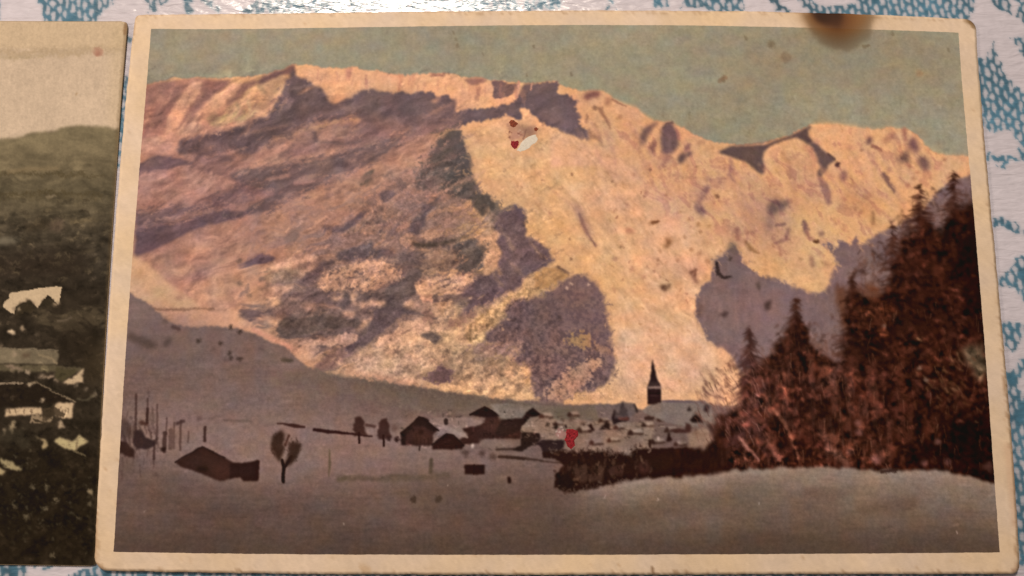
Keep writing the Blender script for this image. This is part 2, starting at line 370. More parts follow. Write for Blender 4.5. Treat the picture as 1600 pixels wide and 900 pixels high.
    t.poly([(960, 620), (1100, 620), (1220, 595), (1310, 580), (1230, 610), (1100, 640), (990, 640)], (92, 76, 66), soft=3, a=0.95)
    t.poly([(1240, 640), (1340, 600), (1430, 610), (1430, 700), (1400, 780), (1310, 810), (1260, 790), (1290, 720)], (102, 90, 86), soft=4, a=0.95, mott=0.4)
    t.poly([(1200, 100), (1330, 60), (1335, 200), (1390, 300), (1300, 360), (1220, 330), (1180, 220)], (92, 82, 76), soft=6, a=0.6)
    t.poly([(860, 720), (1000, 680), (1080, 720), (1040, 800), (1000, 860), (880, 900), (820, 880), (900, 800)], (108, 90, 86), soft=8, a=0.9, mott=1.2)
    t.poly([(0, 690), (60, 710), (140, 690), (120, 740), (40, 750), (0, 745)], (112, 86, 92), soft=5, a=0.9, mott=0.5)
    t.poly([(180, 560), (280, 530), (260, 590), (190, 620)], (134, 108, 94), soft=6, a=0.8, mott=0.8)
    t.poly([(60, 800), (200, 780), (260, 760), (240, 820), (100, 830)], (150, 124, 102), soft=6, a=0.8, mott=1.2)
    t.poly([(250, 860), (330, 790), (430, 740), (500, 740), (420, 800), (350, 850), (380, 890), (300, 900)], (110, 88, 86), soft=5, a=0.9, mott=0.7)
    # big lower shade E1
    E_.poly([(560, 20), (600, -20), (705, -10), (702, 45), (745, 40), (790, 80), (830, 105), (858, 150), (800, 178), (745, 205), (700, 250), (660, 290), (610, 320), (540, 350), (480, 390), (440, 420), (370, 430), (420, 370), (440, 330), (360, 340), (440, 290), (450, 230), (500, 220), (560, 200), (580, 150), (580, 80)], (112, 90, 90), soft=2.5, rough=2.5, a=1.0)
    E_.poly([(500, 40), (540, 20), (560, 70), (580, 80), (572, 150), (545, 215), (500, 220), (500, 130)], (198, 152, 116), soft=3, rough=2, a=0.95)
    E_.poly([(345, 230), (430, 215), (450, 240), (440, 290), (370, 320), (300, 310)], (200, 158, 124), soft=4, rough=2, a=0.9, mott=0.5)
    E_.poly([(350, 60), (440, 50), (510, 60), (500, 160), (460, 210), (390, 210), (360, 140)], (100, 88, 84), soft=5, a=0.9, mott=0.4)
    # D-frame scrub shadows
    D.poly([(780, 560), (800, 500), (860, 460), (1000, 450), (1150, 480), (1200, 520), (1130, 570), (1000, 590), (860, 610), (790, 600)], (102, 88, 84), soft=8, a=0.95, mott=0.9, field='flat')
    D.poly([(560, 470), (600, 440), (700, 460), (860, 400), (920, 370), (1080, 360), (1160, 400), (1120, 450), (960, 420), (820, 470), (700, 490), (640, 520), (590, 500)], (116, 94, 90), soft=6, a=0.9, mott=0.9, field='flat')
    D.poly([(1180, 390), (1320, 340), (1420, 310), (1480, 240), (1500, 300), (1440, 400), (1400, 460), (1300, 530), (1240, 620), (1120, 690), (1080, 700), (1160, 600), (1220, 520), (1280, 470), (1200, 440)], (106, 90, 88), soft=6, a=0.95, mott=0.8)
    D.poly([(980, 720), (1060, 650), (1180, 620), (1140, 680), (1060, 740), (1000, 770), (950, 750)], (130, 100, 92), soft=6, a=0.85, mott=0.8)
    D.poly([(300, 310), (460, 230), (470, 270), (370, 320), (270, 340), (250, 320)], (150, 112, 106), soft=8, a=0.8)
    D.poly([(350, 290), (450, 250), (460, 280), (380, 305)], (126, 96, 98), soft=7, a=0.7)
    D.poly([(560, 235), (640, 215), (700, 190), (780, 185), (770, 215), (680, 230), (580, 250)], (112, 90, 92), soft=4, a=0.9, mott=0.5)
    D.poly([(450, 190), (560, 230), (540, 300), (450, 330), (420, 280)], (196, 158, 128), soft=12, a=0.7)
    D.poly([(700, 290), (800, 260), (900, 250), (970, 240), (940, 280), (840, 310), (740, 330)], (170, 140, 110), soft=7, a=0.8, mott=1.0)
    D.dots([(760, 270), (800, 255), (830, 280), (700, 310), (590, 215), (730, 340), (640, 390), (590, 330)], 12, (128, 104, 90), soft=4, a=0.7)
    for i in range(420):                              # scrub dashes
        u, v = rng.random(), rng.random()
        x = 410 + 390 * u; y = 360 + 220 * v
        if y > 585 - (560 - x) * 0.35 or y < 470 - (x - 400) * 0.35: continue
        L = rng.uniform(3, 13); an = math.radians(rng.uniform(-50, 10))
        c = rng.choice([(112, 92, 84), (124, 102, 90), (104, 86, 80), (206, 164, 128), (212, 170, 132), (196, 152, 120)])
        P.line([(x, y), (x + L * math.cos(an), y + L * math.sin(an))], rng.uniform(1.5, 4), c, soft=1.6, rough=1.0, a=rng.uniform(0.2, 0.55))
    for i in range(160):
        x = rng.uniform(550, 720); y = rng.uniform(235, 400)
        if y < 330 - (x - 550) * 0.5: continue
        L = rng.uniform(3, 10); an = math.radians(rng.uniform(-60, -10))
        c = rng.choice([(124, 102, 92), (140, 112, 98), (210, 164, 128), (200, 156, 124)])
        P.line([(x, y), (x + L * math.cos(an), y + L * math.sin(an))], rng.uniform(1.5, 4), c, soft=1.6, rough=1.0, a=rng.uniform(0.2, 0.5))
    for i in range(150):
        x = rng.uniform(600, 800); y = rng.uniform(470, 625)
        c = rng.choice([(140, 114, 92), (128, 104, 88), (222, 184, 140), (214, 174, 134), (150, 122, 96)])
        P.line([(x, y), (x + rng.uniform(2, 7), y - rng.uniform(-1, 4))], rng.uniform(1.2, 4), c, soft=1.6, rough=1.0, a=rng.uniform(0.2, 0.5))
    # --- lit face details
    t = T(800, 225)
    t.dots([(503, 62)], 11, (104, 74, 40), soft=2)
    t.dots([(375, 192), (195, 222), (628, 233), (1157, 140), (360, 598), (675, 640), (368, 718), (908, 725), (1035, 725), (1080, 580), (1175, 545)], 7, (150, 108, 78), soft=2.5, a=0.85)
    t.poly([(370, 375), (420, 390), (470, 480), (500, 560), (490, 590), (450, 530), (400, 440)], (160, 122, 100), soft=5, a=0.8)
    t.line([(420, 440), (450, 520), (490, 590), (520, 630)], [16, 26, 14, 22], (140, 102, 84), soft=4, a=0.75)
    t.line([(230, 270), (330, 350), (370, 380)], 14, (192, 146, 106), soft=5, a=0.6)
    t.poly([(855, 500), (880, 480), (918, 478), (895, 500), (860, 508)], (150, 108, 72), soft=2)
    t.poly([(700, 540), (735, 515), (780, 545), (760, 550), (715, 550)], (184, 124, 92), soft=3, a=0.8)
    t.poly([(945, 570), (990, 590), (1000, 610), (960, 655), (945, 650), (970, 610)], (134, 94, 64), soft=2.5)
    t.poly([(1105, 780), (1140, 785), (1150, 830), (1180, 880), (1150, 870), (1120, 830)], (146, 100, 76), soft=3, a=0.9)
    t.poly([(905, 890), (960, 880), (995, 870), (980, 905), (960, 940), (930, 905)], (120, 84, 60), soft=2.5)
    t.dots([(1170, 690), (1215, 700), (1225, 740), (1130, 660), (825, 830), (750, 780), (640, 720), (715, 385), (760, 195), (840, 310), (1220, 215), (240, 435)], 13, (176, 128, 94), soft=4, a=0.7)
    t.dots([(1175, 688), (1280, 325), (865, 160)], 11, (140, 100, 82), soft=3, a=0.8)
    t.poly([(1140, 380), (1190, 350), (1200, 260), (1240, 250), (1215, 330), (1210, 440), (1150, 420)], (168, 128, 108), soft=7, a=0.8, mott=0.7)
    t.poly([(1360, 100), (1380, 110), (1385, 230), (1350, 210)], (176, 132, 106), soft=5, a=0.8)
    for i in range(420):
        u, v = rng.random(), rng.random()
        y = 225 + 400 * v; x = 740 + (y - 225) * 0.42 + u * (330 - 60 * v)
        an = math.radians(rng.uniform(20, 75)); L = rng.uniform(1, 6)
        c = rng.choice([(188, 142, 100), (196, 150, 108), (226, 182, 130), (182, 136, 92), (222, 176, 122)])
        P.line([(x, y), (x + L * math.cos(an), y + L * math.sin(an))], rng.uniform(1.0, 3.2), c, soft=1.3, a=rng.uniform(0.2, 0.6))
    for i in range(40):
        x = rng.uniform(960, 1200); y = rng.uniform(270, 480)
        P.line([(x, y), (x + rng.uniform(-2, 3), y + rng.uniform(1, 4))], rng.uniform(1.5, 3.5), (160, 112, 82), soft=1.3, a=rng.uniform(0.3, 0.8))
    # --- closer drawing of the crest, the right summit and the scrub slope
    Q1, Q2, Q3, Q4, Q5, Q6, Q7, Q8 = [Pen(cv, x, y, 5.824, f, 0.8) for x, y, f in ((860, 120, 0.85), (1090, 180, 0.75), (1270, 180, 0.9), (1020, 290, 1.1), (1180, 290, 1.1), (420, 400, 0.8), (600, 320, 0.75), (540, 480, 0.8))]
    def draw(pen, col, *polys, soft=3, **k):
        for p in polys: pen.poly(p, col, soft=soft, **k)
    # right shoulder
    Q1.poly([(250, 140), (300, 130), (470, 120), (560, 190), (760, 268), (960, 408), (1120, 418), (1340, 566), (1456, 606), (1456, 815), (0, 815), (0, 460), (350, 590), (345, 480), (260, 330)], (213, 165, 121), soft=4, a=0.9)
    draw(Q1, (138, 92, 80), [(295, 170), (330, 142), (420, 122), (465, 138), (440, 190), (390, 180), (340, 215), (300, 205)])
    draw(Q1, (158, 110, 88), [(505, 262), (512, 190), (538, 185), (538, 262)], a=0.8)
    Q1.line([(560, 205), (640, 252), (690, 268)], [22, 18, 12], (150, 106, 84), soft=3, a=0.7)
    Q1.line([(408, 280)], 44, (148, 108, 84), soft=4, a=0.9)
    Q1.line([(455, 290), (470, 340), (510, 390), (542, 465)], [44, 38, 28, 20], (160, 116, 90), soft=4, a=0.85)
    Q1.line([(330, 350), (325, 412)], 26, (164, 122, 96), soft=4, a=0.8)
    Q1.line([(630, 365)], 40, (176, 130, 98), soft=5, a=0.8); Q1.line([(718, 430)], 30, (190, 142, 108), soft=5, a=0.7)
    Q1.line([(352, 480), (380, 540), (445, 562), (462, 595)], [30, 40, 40, 24], (158, 118, 94), soft=5, a=0.75)
    Q1.line([(450, 622), (510, 640)], 26, (188, 146, 110), soft=4, a=0.7)
    draw(Q1, (128, 98, 90), [(835, 480), (900, 432), (975, 402), (978, 430), (925, 470), (885, 540), (862, 612), (820, 640), (808, 570)], soft=4)
    draw(Q1, (142, 104, 90), [(880, 650), (940, 590), (968, 542), (978, 580), (940, 702), (900, 690)], soft=4, a=0.9)
    draw(Q1, (116, 92, 92), [(1008, 480), (1050, 430), (1112, 414), (1130, 460), (1166, 530), (1176, 600), (1120, 690), (1060, 722), (1008, 690), (1003, 600)], soft=4)
    Q1.line([(1030, 470), (1060, 430), (1115, 420)], 20, (104, 82, 78), soft=3, a=0.7)
    Q1.line([(1142, 480), (1172, 560)], 24, (172, 122, 106), soft=4, a=0.7)
    Q1.line([(1090, 560), (1080, 660)], 36, (134, 108, 106), soft=6, a=0.6)
    draw(Q1, (168, 124, 106), [(980, 805), (1020, 722), (1110, 700), (1070, 815)], soft=6, a=0.8)
    Q1.line([(760, 500), (790, 590), (805, 690)], [50, 44, 30], (192, 143, 112), soft=8, a=0.7)
    draw(Q1, (108, 86, 82), [(1155, 740), (1200, 690), (1240, 702), (1290, 674), (1302, 696), (1250, 732), (1212, 782), (1165, 786)])
    Q1.line([(1235, 672), (1262, 622)], 42, (152, 110, 96), soft=5, a=0.8)
    draw(Q1, (118, 80, 66), [(1326, 612), (1370, 588), (1404, 606), (1370, 628)]); draw(Q1, (132, 92, 78), [(1378, 668), (1420, 645), (1460, 638), (1445, 672), (1400, 688)])
    # saddle and right summit
    Q2.poly([(0, 230), (180, 300), (330, 400), (600, 560), (600, 470), (590, 400), (605, 330), (660, 280), (900, 205), (1020, 110), (1190, 84), (1456, 120), (1456, 815), (0, 815)], (214, 167, 121), soft=4, a=0.8)
    Q3.poly([(0, 90), (140, 80), (300, 105), (560, 125), (680, 112), (850, 125), (960, 240), (1100, 340), (1220, 362), (1420, 370), (1420, 540), (1290, 560), (1180, 680), (1060, 760), (1000, 815), (0, 815)], (216, 169, 123), soft=4, a=0.8)
    draw(Q2, (227, 174, 122), [(1040, 95), (1190, 84), (1456, 115), (1456, 400), (1340, 430), (1200, 340), (1060, 220)], soft=8, a=0.7)
    draw(Q3, (226, 174, 124), [(0, 95), (300, 110), (480, 130), (420, 300), (560, 430), (560, 620), (300, 520), (190, 380)], soft=12, a=0.6)
    draw(Q2, (222, 175, 122), [(620, 300), (740, 290), (800, 460), (850, 640), (860, 745), (700, 680), (600, 560), (622, 450)], soft=6, a=0.7)
    Q2.line([(780, 340), (830, 420), (850, 520), (870, 620), (880, 720), (890, 800)], [30, 60, 72, 64, 50, 40], (190, 142, 107), soft=8, a=0.75)
    draw(Q2, (198, 148, 114), [(900, 420), (1060, 420), (1110, 600), (1180, 800), (940, 815), (900, 620)], soft=12, a=0.55)
    draw(Q2, (196, 138, 106), [(955, 275), (1050, 270), (1095, 400), (1085, 500), (1030, 420)], soft=6, a=0.8)
    Q2.poly([(180, 332), (300, 285), (420, 275), (620, 265), (760, 215), (880, 170), (1020, 98), (1032, 110), (1002, 140), (1012, 190), (1047, 240), (1000, 268), (958, 226), (900, 202), (780, 232), (660, 282), (605, 332), (590, 400), (606, 470), (602, 538), (560, 526), (480, 460), (420, 416), (320, 386), (240, 360)], (105, 85, 79), soft=2, rough=0.6)
    Q2.line([(330, 276), (480, 262), (600, 246), (720, 226)], [8, 18, 16, 8], (146, 114, 96), soft=3, a=0.6)
    Q2.poly([(1000, 240), (1050, 245), (1110, 300), (1180, 345), (1252, 400), (1232, 426), (1200, 450), (1160, 522), (1122, 562), (1088, 545), (1108, 470), (1085, 380), (1045, 300)], (114, 91, 86), soft=3)
    Q2.line([(1185, 350), (1245, 405)], 22, (96, 74, 70), soft=3, a=0.7)
    Q2.line([(1272, 450)], 52, (108, 76, 68), soft=4)
    draw(Q2, (148, 106, 94), [(1320, 500), (1356, 492), (1366, 580), (1312, 604), (1286, 560)], soft=4, a=0.9)
    Q2.line([(1110, 575), (1150, 640), (1180, 720), (1192, 790)], [40, 80, 74, 50], (153, 113, 100), soft=6, a=0.85)
    Q2.line([(295, 400), (312, 470), (288, 540), (330, 600)], [30, 42, 38, 30], (168, 126, 107), soft=5, a=0.85)
    Q2.line([(100, 580)], 66, (172, 131, 107), soft=8, a=0.8); Q2.line([(395, 640)], 44, (184, 144, 104), soft=6, a=0.8); Q2.line([(178, 738)], 40, (132, 96, 80), soft=4); Q2.line([(520, 650)], 56, (190, 148, 108), soft=8, a=0.7)
    draw(Q3, (118, 85, 81), [(480, 220), (510, 188), (548, 210), (530, 262), (492, 262)]); Q3.line([(545, 282), (622, 312)], 36, (158, 108, 88), soft=4, a=0.9)
    Q3.line([(445, 318)], 28, (176, 128, 96), soft=4, a=0.8); Q3.line([(340, 296)], 60, (200, 150, 114), soft=8, a=0.7)
    draw(Q3, (174, 122, 98), [(618, 242), (680, 180), (708, 138), (742, 160), (722, 230), (650, 262)], soft=5, a=0.85)
    Q3.line([(830, 130), (842, 215)], 44, (168, 115, 94), soft=6, a=0.85)
    draw(Q3, (128, 91, 88), [(855, 260), (900, 198), (942, 220), (968, 300), (952, 352), (900, 322), (868, 296)], soft=4, a=0.95)
    draw(Q3, (172, 126, 110), [(780, 380), (850, 280), (880, 300), (830, 370)], soft=6, a=0.6)
    draw(Q3, (121, 94, 84), [(755, 405), (830, 345), (880, 305), (862, 370), (892, 432), (820, 438)], soft=4)
    draw(Q3, (128, 97, 86), [(948, 430), (960, 380), (1020, 368), (1062, 420), (1068, 482), (1010, 507)], soft=4)
    Q3.line([(640, 540), (670, 580), (700, 640), (742, 692)], [40, 56, 44, 26], (140, 105, 94), soft=5, a=0.95); Q3.line([(690, 500)], 40, (182, 136, 110), soft=5, a=0.8)
    for q in ((915, 575), (880, 470), (950, 520), (1200, 402), (870, 640)): Q3.line([q], 30, (184, 131, 99), soft=5, a=0.8)
    Q3.line([(345, 560), (362, 632)], 24, (186, 141, 101), soft=5, a=0.7)
    draw(Q3, (198, 148, 109), [(290, 640), (480, 640), (580, 815), (260, 815)], soft=14, a=0.6)
    # slopes below the saddle
    Q4.poly([(0, 0), (1240, 0), (1260, 130), (1300, 600), (1456, 815), (820, 560), (700, 540), (560, 700), (0, 815)], (211, 166, 122), soft=9, a=0.75)
    draw(Q4, (186, 141, 115), [(370, 0), (560, 0), (510, 130), (400, 170)], soft=10, a=0.65)
    Q4.line([(500, 20), (430, 130), (402, 192), (462, 242)], [60, 48, 56, 44], (154, 117, 102), soft=6, a=0.8)
    draw(Q4, (126, 95, 88), [(380, 205), (430, 178), (484, 240), (450, 268), (400, 242)], soft=4, a=0.9); Q4.line([(585, 95)], 40, (146, 106, 82), soft=4)
    draw(Q4, (183, 138, 114), [(800, 150), (900, 60), (1080, 60), (1240, 150), (1256, 420), (1180, 545), (1060, 610), (900, 480), (780, 470)], soft=16, a=0.6)
    draw(Q4, (122, 96, 88), [(1050, 165), (1110, 118), (1254, 148), (1200, 212), (1110, 252), (1062, 292), (1040, 240)], soft=4)
    draw(Q4, (146, 112, 100), [(1035, 290), (1105, 285), (1092, 400), (1050, 425), (1026, 340)], soft=5, a=0.9)
    Q4.line([(1130, 362), (1195, 350)], 28, (140, 104, 92), soft=4, a=0.8); Q4.line([(1236, 400), (1212, 490), (1110, 522)], [30, 42, 26], (156, 115, 97), soft=5, a=0.85)
    Q4.line([(758, 405), (772, 485)], 48, (166, 121, 95), soft=6, a=0.85); Q4.line([(820, 430), (922, 420)], 28, (172, 128, 102), soft=5, a=0.7)
    Q4.line([(840, 510), (900, 580), (962, 612)], [30, 40, 22], (158, 117, 80), soft=5, a=0.85); Q4.line([(1150, 560), (1162, 632)], 32, (176, 127, 101), soft=5, a=0.8)
    Q4.line([(0, 342), (52, 320)], 22, (138, 93, 60), soft=3); draw(Q4, (130, 89, 57), [(98, 458), (120, 480), (178, 500), (150, 542), (115, 584), (104, 560), (130, 512)])
    for q, r in (((290, 465), 28), ((430, 420), 32), ((415, 350), 36), ((325, 310), 30), ((425, 625), 44), ((500, 690), 42), ((220, 680), 30), ((115, 700), 22), ((40, 675), 20), ((65, 600), 28), ((355, 590), 36), ((610, 595), 24), ((120, 80), 26), ((520, 370), 20), ((250, 240), 26)):
        Q4.line([q], r, (164, 119, 82), soft=4, a=0.55)
    draw(Q4, (204, 151, 119), [(340, 660), (500, 640), (540, 740), (400, 815)], soft=9, a=0.6); Q4.line([(345, 795), (388, 768), (382, 815)], 26, (138, 95, 70), soft=4)
    draw(Q5, (200, 147, 106), [(760, 60), (1060, 60), (1120, 180), (1040, 300), (960, 260), (800, 200)], soft=12, a=0.7)
    Q5.line([(440, 330), (462, 402)], [30, 60], (138, 103, 92), soft=5); Q5.line([(470, 420), (500, 482)], 36, (170, 127, 99), soft=6, a=0.85)
    Q5.line([(545, 505), (566, 508)], 36, (118, 81, 56), soft=3); Q5.line([(605, 440)], 52, (160, 122, 97), soft=5, a=0.85)
    Q5.line([(1070, 250), (1076, 350)], 38, (166, 125, 91), soft=5, a=0.85); Q5.line([(965, 235)], 46, (180, 131, 97), soft=6, a=0.8)
    Q5.line([(510, 660), (522, 722)], 48, (176, 131, 101), soft=6, a=0.85); Q5.line([(410, 672)], 34, (180, 139, 99), soft=5, a=0.8); Q5.line([(600, 700), (700, 722)], 30, (190, 148, 105), soft=6, a=0.7)
    # scrub slope
    L_ = dict(soft=3, rough=2.2, a=0.95); K_ = dict(soft=3, rough=2.4, a=0.95)
    draw(Q6, (132, 106, 96), [(0, 150), (500, 20), (1456, 0), (1456, 600), (1000, 815), (200, 790), (0, 620)], soft=14, a=0.55)
    draw(Q6, (205, 160, 127), [(0, 60), (100, 20), (430, -10), (440, 30), (280, 80), (60, 140), (0, 130)], [(0, 290), (120, 260), (230, 270), (130, 340), (100, 390), (110, 440), (30, 465), (0, 460)], [(0, 560), (60, 570), (70, 612), (0, 625)], **L_)
    draw(Q6, (200, 155, 121), [(430, 260), (480, 200), (620, 130), (740, 70), (870, 40), (1010, 40), (1120, 90), (1180, 100), (1170, 180), (1080, 250), (900, 330), (760, 290), (640, 310), (520, 325)], mott=0.5, field='fine', **L_)
    draw(Q6, (194, 152, 122), [(270, 200), (300, 130), (400, 85), (425, 110), (350, 160)], [(570, 380), (640, 350), (690, 360), (640, 400), (590, 415)], [(750, 330), (800, 360), (790, 440), (900, 430), (940, 390), (1060, 385), (1080, 430), (960, 455), (860, 465), (740, 450)], [(1220, 440), (1270, 390), (1380, 430), (1330, 470), (1250, 485)], [(640, 490), (740, 500), (800, 480), (760, 560), (700, 545)], [(820, 630), (880, 600), (960, 560), (962, 582), (860, 642), (800, 670)], **L_)
    draw(Q6, (196, 147, 116), [(1350, 260), (1456, 200), (1500, 430), (1390, 410), (1350, 330)], mott=0.5, field='fine', **L_)
    draw(Q6, (170, 135, 117), [(130, 385), (230, 370), (340, 360), (330, 375), (240, 405), (150, 400)], [(500, 665), (560, 655), (600, 680), (540, 690)], [(310, 480), (380, 450), (420, 470), (380, 510)], **L_)
    draw(Q6, (182, 144, 120), [(240, 815), (260, 770), (380, 760), (500, 770), (600, 740), (700, 700), (820, 720), (780, 800), (760, 815)], mott=0.4, field='fine', **L_)
    draw(Q6, (204, 161, 126), [(960, 815), (1000, 740), (1140, 690), (1200, 600), (1300, 570), (1456, 560), (1456, 815)], mott=0.4, field='fine', **L_)
    draw(Q6, (116, 93, 89), [(280, 210), (340, 170), (420, 140), (480, 40), (560, 30), (620, 50), (560, 110), (480, 150), (400, 230), (330, 260), (270, 250)], [(350, 300), (440, 290), (530, 330), (640, 330), (560, 370), (600, 430), (540, 440), (400, 430), (260, 400), (340, 350)], [(110, 350), (150, 330), (340, 340), (130, 370)], [(1190, 210), (1200, 120), (1240, 120), (1220, 200)], **K_)
    draw(Q6, (100, 83, 80), [(640, 440), (690, 390), (700, 340), (745, 320), (735, 440), (680, 475)], [(800, 340), (1010, 330), (1060, 290), (1180, 230), (1290, 150), (1320, 110), (1390, 120), (1340, 230), (1340, 330), (1220, 390), (1200, 440), (1240, 500), (1340, 520), (1180, 560), (1160, 600), (1090, 620), (1000, 600), (960, 500), (1060, 460), (1080, 400), (880, 390)], [(780, 815), (880, 720), (960, 650), (1060, 680), (960, 740), (860, 800)], **K_)
    draw(Q6, (106, 89, 82), [(120, 580), (200, 550), (300, 580), (420, 540), (560, 550), (700, 570), (820, 590), (800, 640), (600, 660), (420, 680), (280, 720), (140, 740), (60, 700)], mott=0.5, field='flat', **K_)
    draw(Q6, (82, 68, 63), [(130, 640), (160, 600), (280, 630), (220, 670)], [(395, 562), (450, 540), (445, 572)], soft=5, a=0.8)
    draw(Q6, (132, 104, 95), [(0, 510), (120, 440), (330, 440), (280, 500), (180, 530), (60, 560)], soft=5, a=0.75)
    draw(Q6, (134, 103, 83), [(870, 220), (920, 185), (942, 206), (890, 228)], [(1020, 232), (1080, 200), (1072, 226)], [(760, 130), (800, 145), (780, 170)], [(560, 250), (640, 210), (640, 240)], soft=3, a=0.8)
    draw(Q7, (150, 117, 100), [(600, 60), (860, 60), (840, 250), (540, 270), (420, 200), (480, 60)], soft=9, a=0.6, mott=1.4, field='fine')
    draw(Q7, (152, 120, 100), [(460, 380), (660, 370), (640, 560), (440, 640), (320, 560)], soft=9, a=0.7, mott=1.4, field='fine')
    draw(Q7, (109, 90, 88), [(230, 250), (250, 170), (330, 120), (350, 20), (420, 0), (460, 0), (370, 110), (360, 190), (300, 280)], **K_)
    draw(Q7, (122, 97, 90), [(40, 290), (80, 245), (130, 255), (110, 290)], [(0, 410), (80, 430), (100, 470), (0, 480)], [(170, 490), (240, 420), (310, 440), (300, 500)], **K_)
    draw(Q7, (82, 68, 59), [(260, 345), (330, 360), (500, 350), (620, 320), (760, 285), (762, 300), (600, 342), (480, 376), (300, 382)], soft=3)
    draw(Q7, (101, 88, 82), [(640, 450), (690, 350), (790, 320), (920, 350), (900, 460), (880, 560), (800, 610), (700, 620), (660, 590), (740, 500)], **K_)
    draw(Q7, (198, 156, 122), [(300, 720), (400, 660), (540, 680), (640, 650), (800, 630), (815, 680), (700, 760), (620, 815), (300, 815)], mott=0.4, field='fine', **L_)
    draw(Q7, (111, 89, 89), [(1040, 80), (1100, 40), (1190, 20), (1270, 60), (1280, 260), (1275, 310), (1340, 295), (1410, 350), (1456, 420), (1470, 480), (1456, 560), (1340, 600), (1180, 750), (1060, 815), (680, 815), (820, 690), (830, 640), (1000, 640), (1050, 500), (1060, 400), (1010, 330), (1070, 260), (1030, 180)], soft=3, rough=1.5, a=0.95)
    draw(Q7, (200, 155, 118), [(860, 330), (890, 280), (960, 265), (1030, 250), (1080, 270), (1000, 320), (1030, 370), (1060, 380), (1050, 470), (1000, 560), (960, 630), (905, 630), (940, 560), (900, 500), (930, 400)], **L_)
    draw(Q7, (176, 141, 112), [(920, 130), (960, 20), (978, 80), (960, 190), (925, 210)], [(880, 300), (940, 180), (1010, 140), (1000, 250)], soft=4, a=0.75)
    draw(Q7, (95, 82, 73), [(800, 0), (1040, 0), (1000, 70), (960, 10), (900, 100), (840, 60)], **K_)
    draw(Q7, (104, 88, 84), [(0, 760), (160, 700), (240, 580), (320, 580), (340, 620), (280, 700), (290, 815), (0, 815)], **K_)
    draw(Q8, (207, 168, 134), [(0, 600), (120, 400), (400, 300), (700, 330), (820, 440), (620, 560), (760, 700), (0, 640)], soft=12, a=0.65)
    draw(Q8, (206, 168, 126), [(900, 260), (1100, 160), (1330, 60), (1330, 200), (1250, 300), (1000, 400), (900, 340)], soft=9, a=0.7)
    draw(Q8, (213, 162, 128), [(0, 560), (500, 640), (780, 725), (700, 745), (0, 645)], soft=6, a=0.7)
    draw(Q8, (106, 87, 86), [(0, 360), (80, 330), (200, 240), (240, 140), (280, 20), (400, 0), (560, 20), (480, 100), (420, 160), (300, 240), (220, 310), (120, 370), (0, 440)], mott=0.3, field='blob', **K_)
    draw(Q8, (103, 86, 80), [(640, 255), (740, 230), (790, 220), (840, 260), (870, 310), (820, 335), (760, 280)], [(1190, 470), (1230, 430), (1290, 450), (1240, 490)], **K_)
    draw(Q8, (126, 105, 86), [(450, 450), (500, 420), (545, 420), (520, 465)], soft=4, a=0.85)
    draw(Q8, (146, 112, 94), [(500, 240), (590, 170), (602, 200), (530, 270)], [(880, 160), (1000, 100), (1180, 20), (1260, 0), (1140, 100), (1020, 180), (920, 200)], [(690, 130), (720, 30), (770, 0), (800, 60), (780, 160)], soft=6, a=0.85, mott=0.9, field='fine')
    draw(Q8, (124, 97, 93), [(770, 640), (790, 590), (860, 540), (880, 480), (920, 540), (990, 570), (980, 640), (940, 690), (860, 700)], soft=5, rough=2.5, a=0.9, mott=0.6, field='fine'); draw(Q8, (142, 112, 93), [(640, 640), (700, 600), (780, 560), (740, 620), (660, 660)], soft=4, a=0.8)
    draw(Q8, (112, 90, 86), [(1280, 250), (1350, 210), (1456, 110), (1480, 300), (1330, 310), (1300, 290)], **K_)
    draw(Q8, (138, 109, 99), [(1130, 340), (1260, 320), (1480, 310), (1480, 420), (1300, 450), (1200, 420), (1080, 400)], soft=6, a=0.8, mott=0.9, field='fine')
    for q, r in (((935, 405), 32), ((1275, 40), 34), ((725, 515), 34), ((585, 570), 20), ((1135, 270), 36), ((1230, 770), 44), ((1130, 635), 44), ((415, 300), 24), ((1240, 660), 20)):
        Q8.line([q], r, (140, 110, 88), soft=4, a=0.75)
    # light ridge strip and second shade E2
    E_.poly([(735, 205), (800, 185), (885, 178), (932, 220), (870, 280), (800, 322), (720, 338), (655, 352), (610, 400), (560, 470), (500, 540), (420, 560), (400, 500), (470, 430), (560, 370), (640, 320), (700, 270)], (198, 158, 112), soft=3, rough=2.5, vary=0.05, field='fine')
    E_.poly([(745, 215), (885, 182), (925, 222), (860, 275), (760, 300)], (176, 132, 84), soft=4, rough=2.5, a=0.75, mott=0.8, field='fine')
    E_.line([(870, 185), (922, 216)], 14, (110, 84, 70), soft=3, a=0.7)
    e2 = [(930, 232), (1000, 225), (1060, 265), (1095, 310), (1110, 400), (1130, 480), (1140, 570), (1157, 640), (1150, 720), (1112, 775), (1060, 792), (1000, 800), (930, 840), (860, 866), (770, 860), (732, 800), (742, 740), (725, 690), (680, 650), (640, 632), (690, 604), (600, 575), (520, 566), (512, 520), (570, 490), (622, 430), (615, 395), (660, 350), (720, 338), (800, 322), (870, 280)]
    E_.poly(e2, (114, 91, 89), soft=3, rough=3.2)
    E_.poly(e2, (136, 108, 98), soft=2, rough=2, a=0.55, mott=1.6, thr=0.9, field='fine')
    E_.poly([(620, 440), (720, 345), (880, 330), (900, 480), (800, 560), (600, 560), (530, 530)], (104, 84, 82), soft=10, a=0.5)
    E_.poly([(880, 562), (960, 512), (1022, 520), (1050, 572), (960, 584)], (172, 134, 84), soft=9, rough=3, a=0.65, mott=0.9, field='fine')
    E_.poly([(1010, 530), (1050, 570), (1140, 590), (1150, 620), (1060, 610)], (160, 125, 100), soft=5, a=0.7, mott=0.8, field='fine')
    E_.poly([(540, 560), (690, 555), (690, 600), (640, 632), (560, 600)], (152, 120, 106), soft=5, a=0.8, mott=0.7, field='fine')
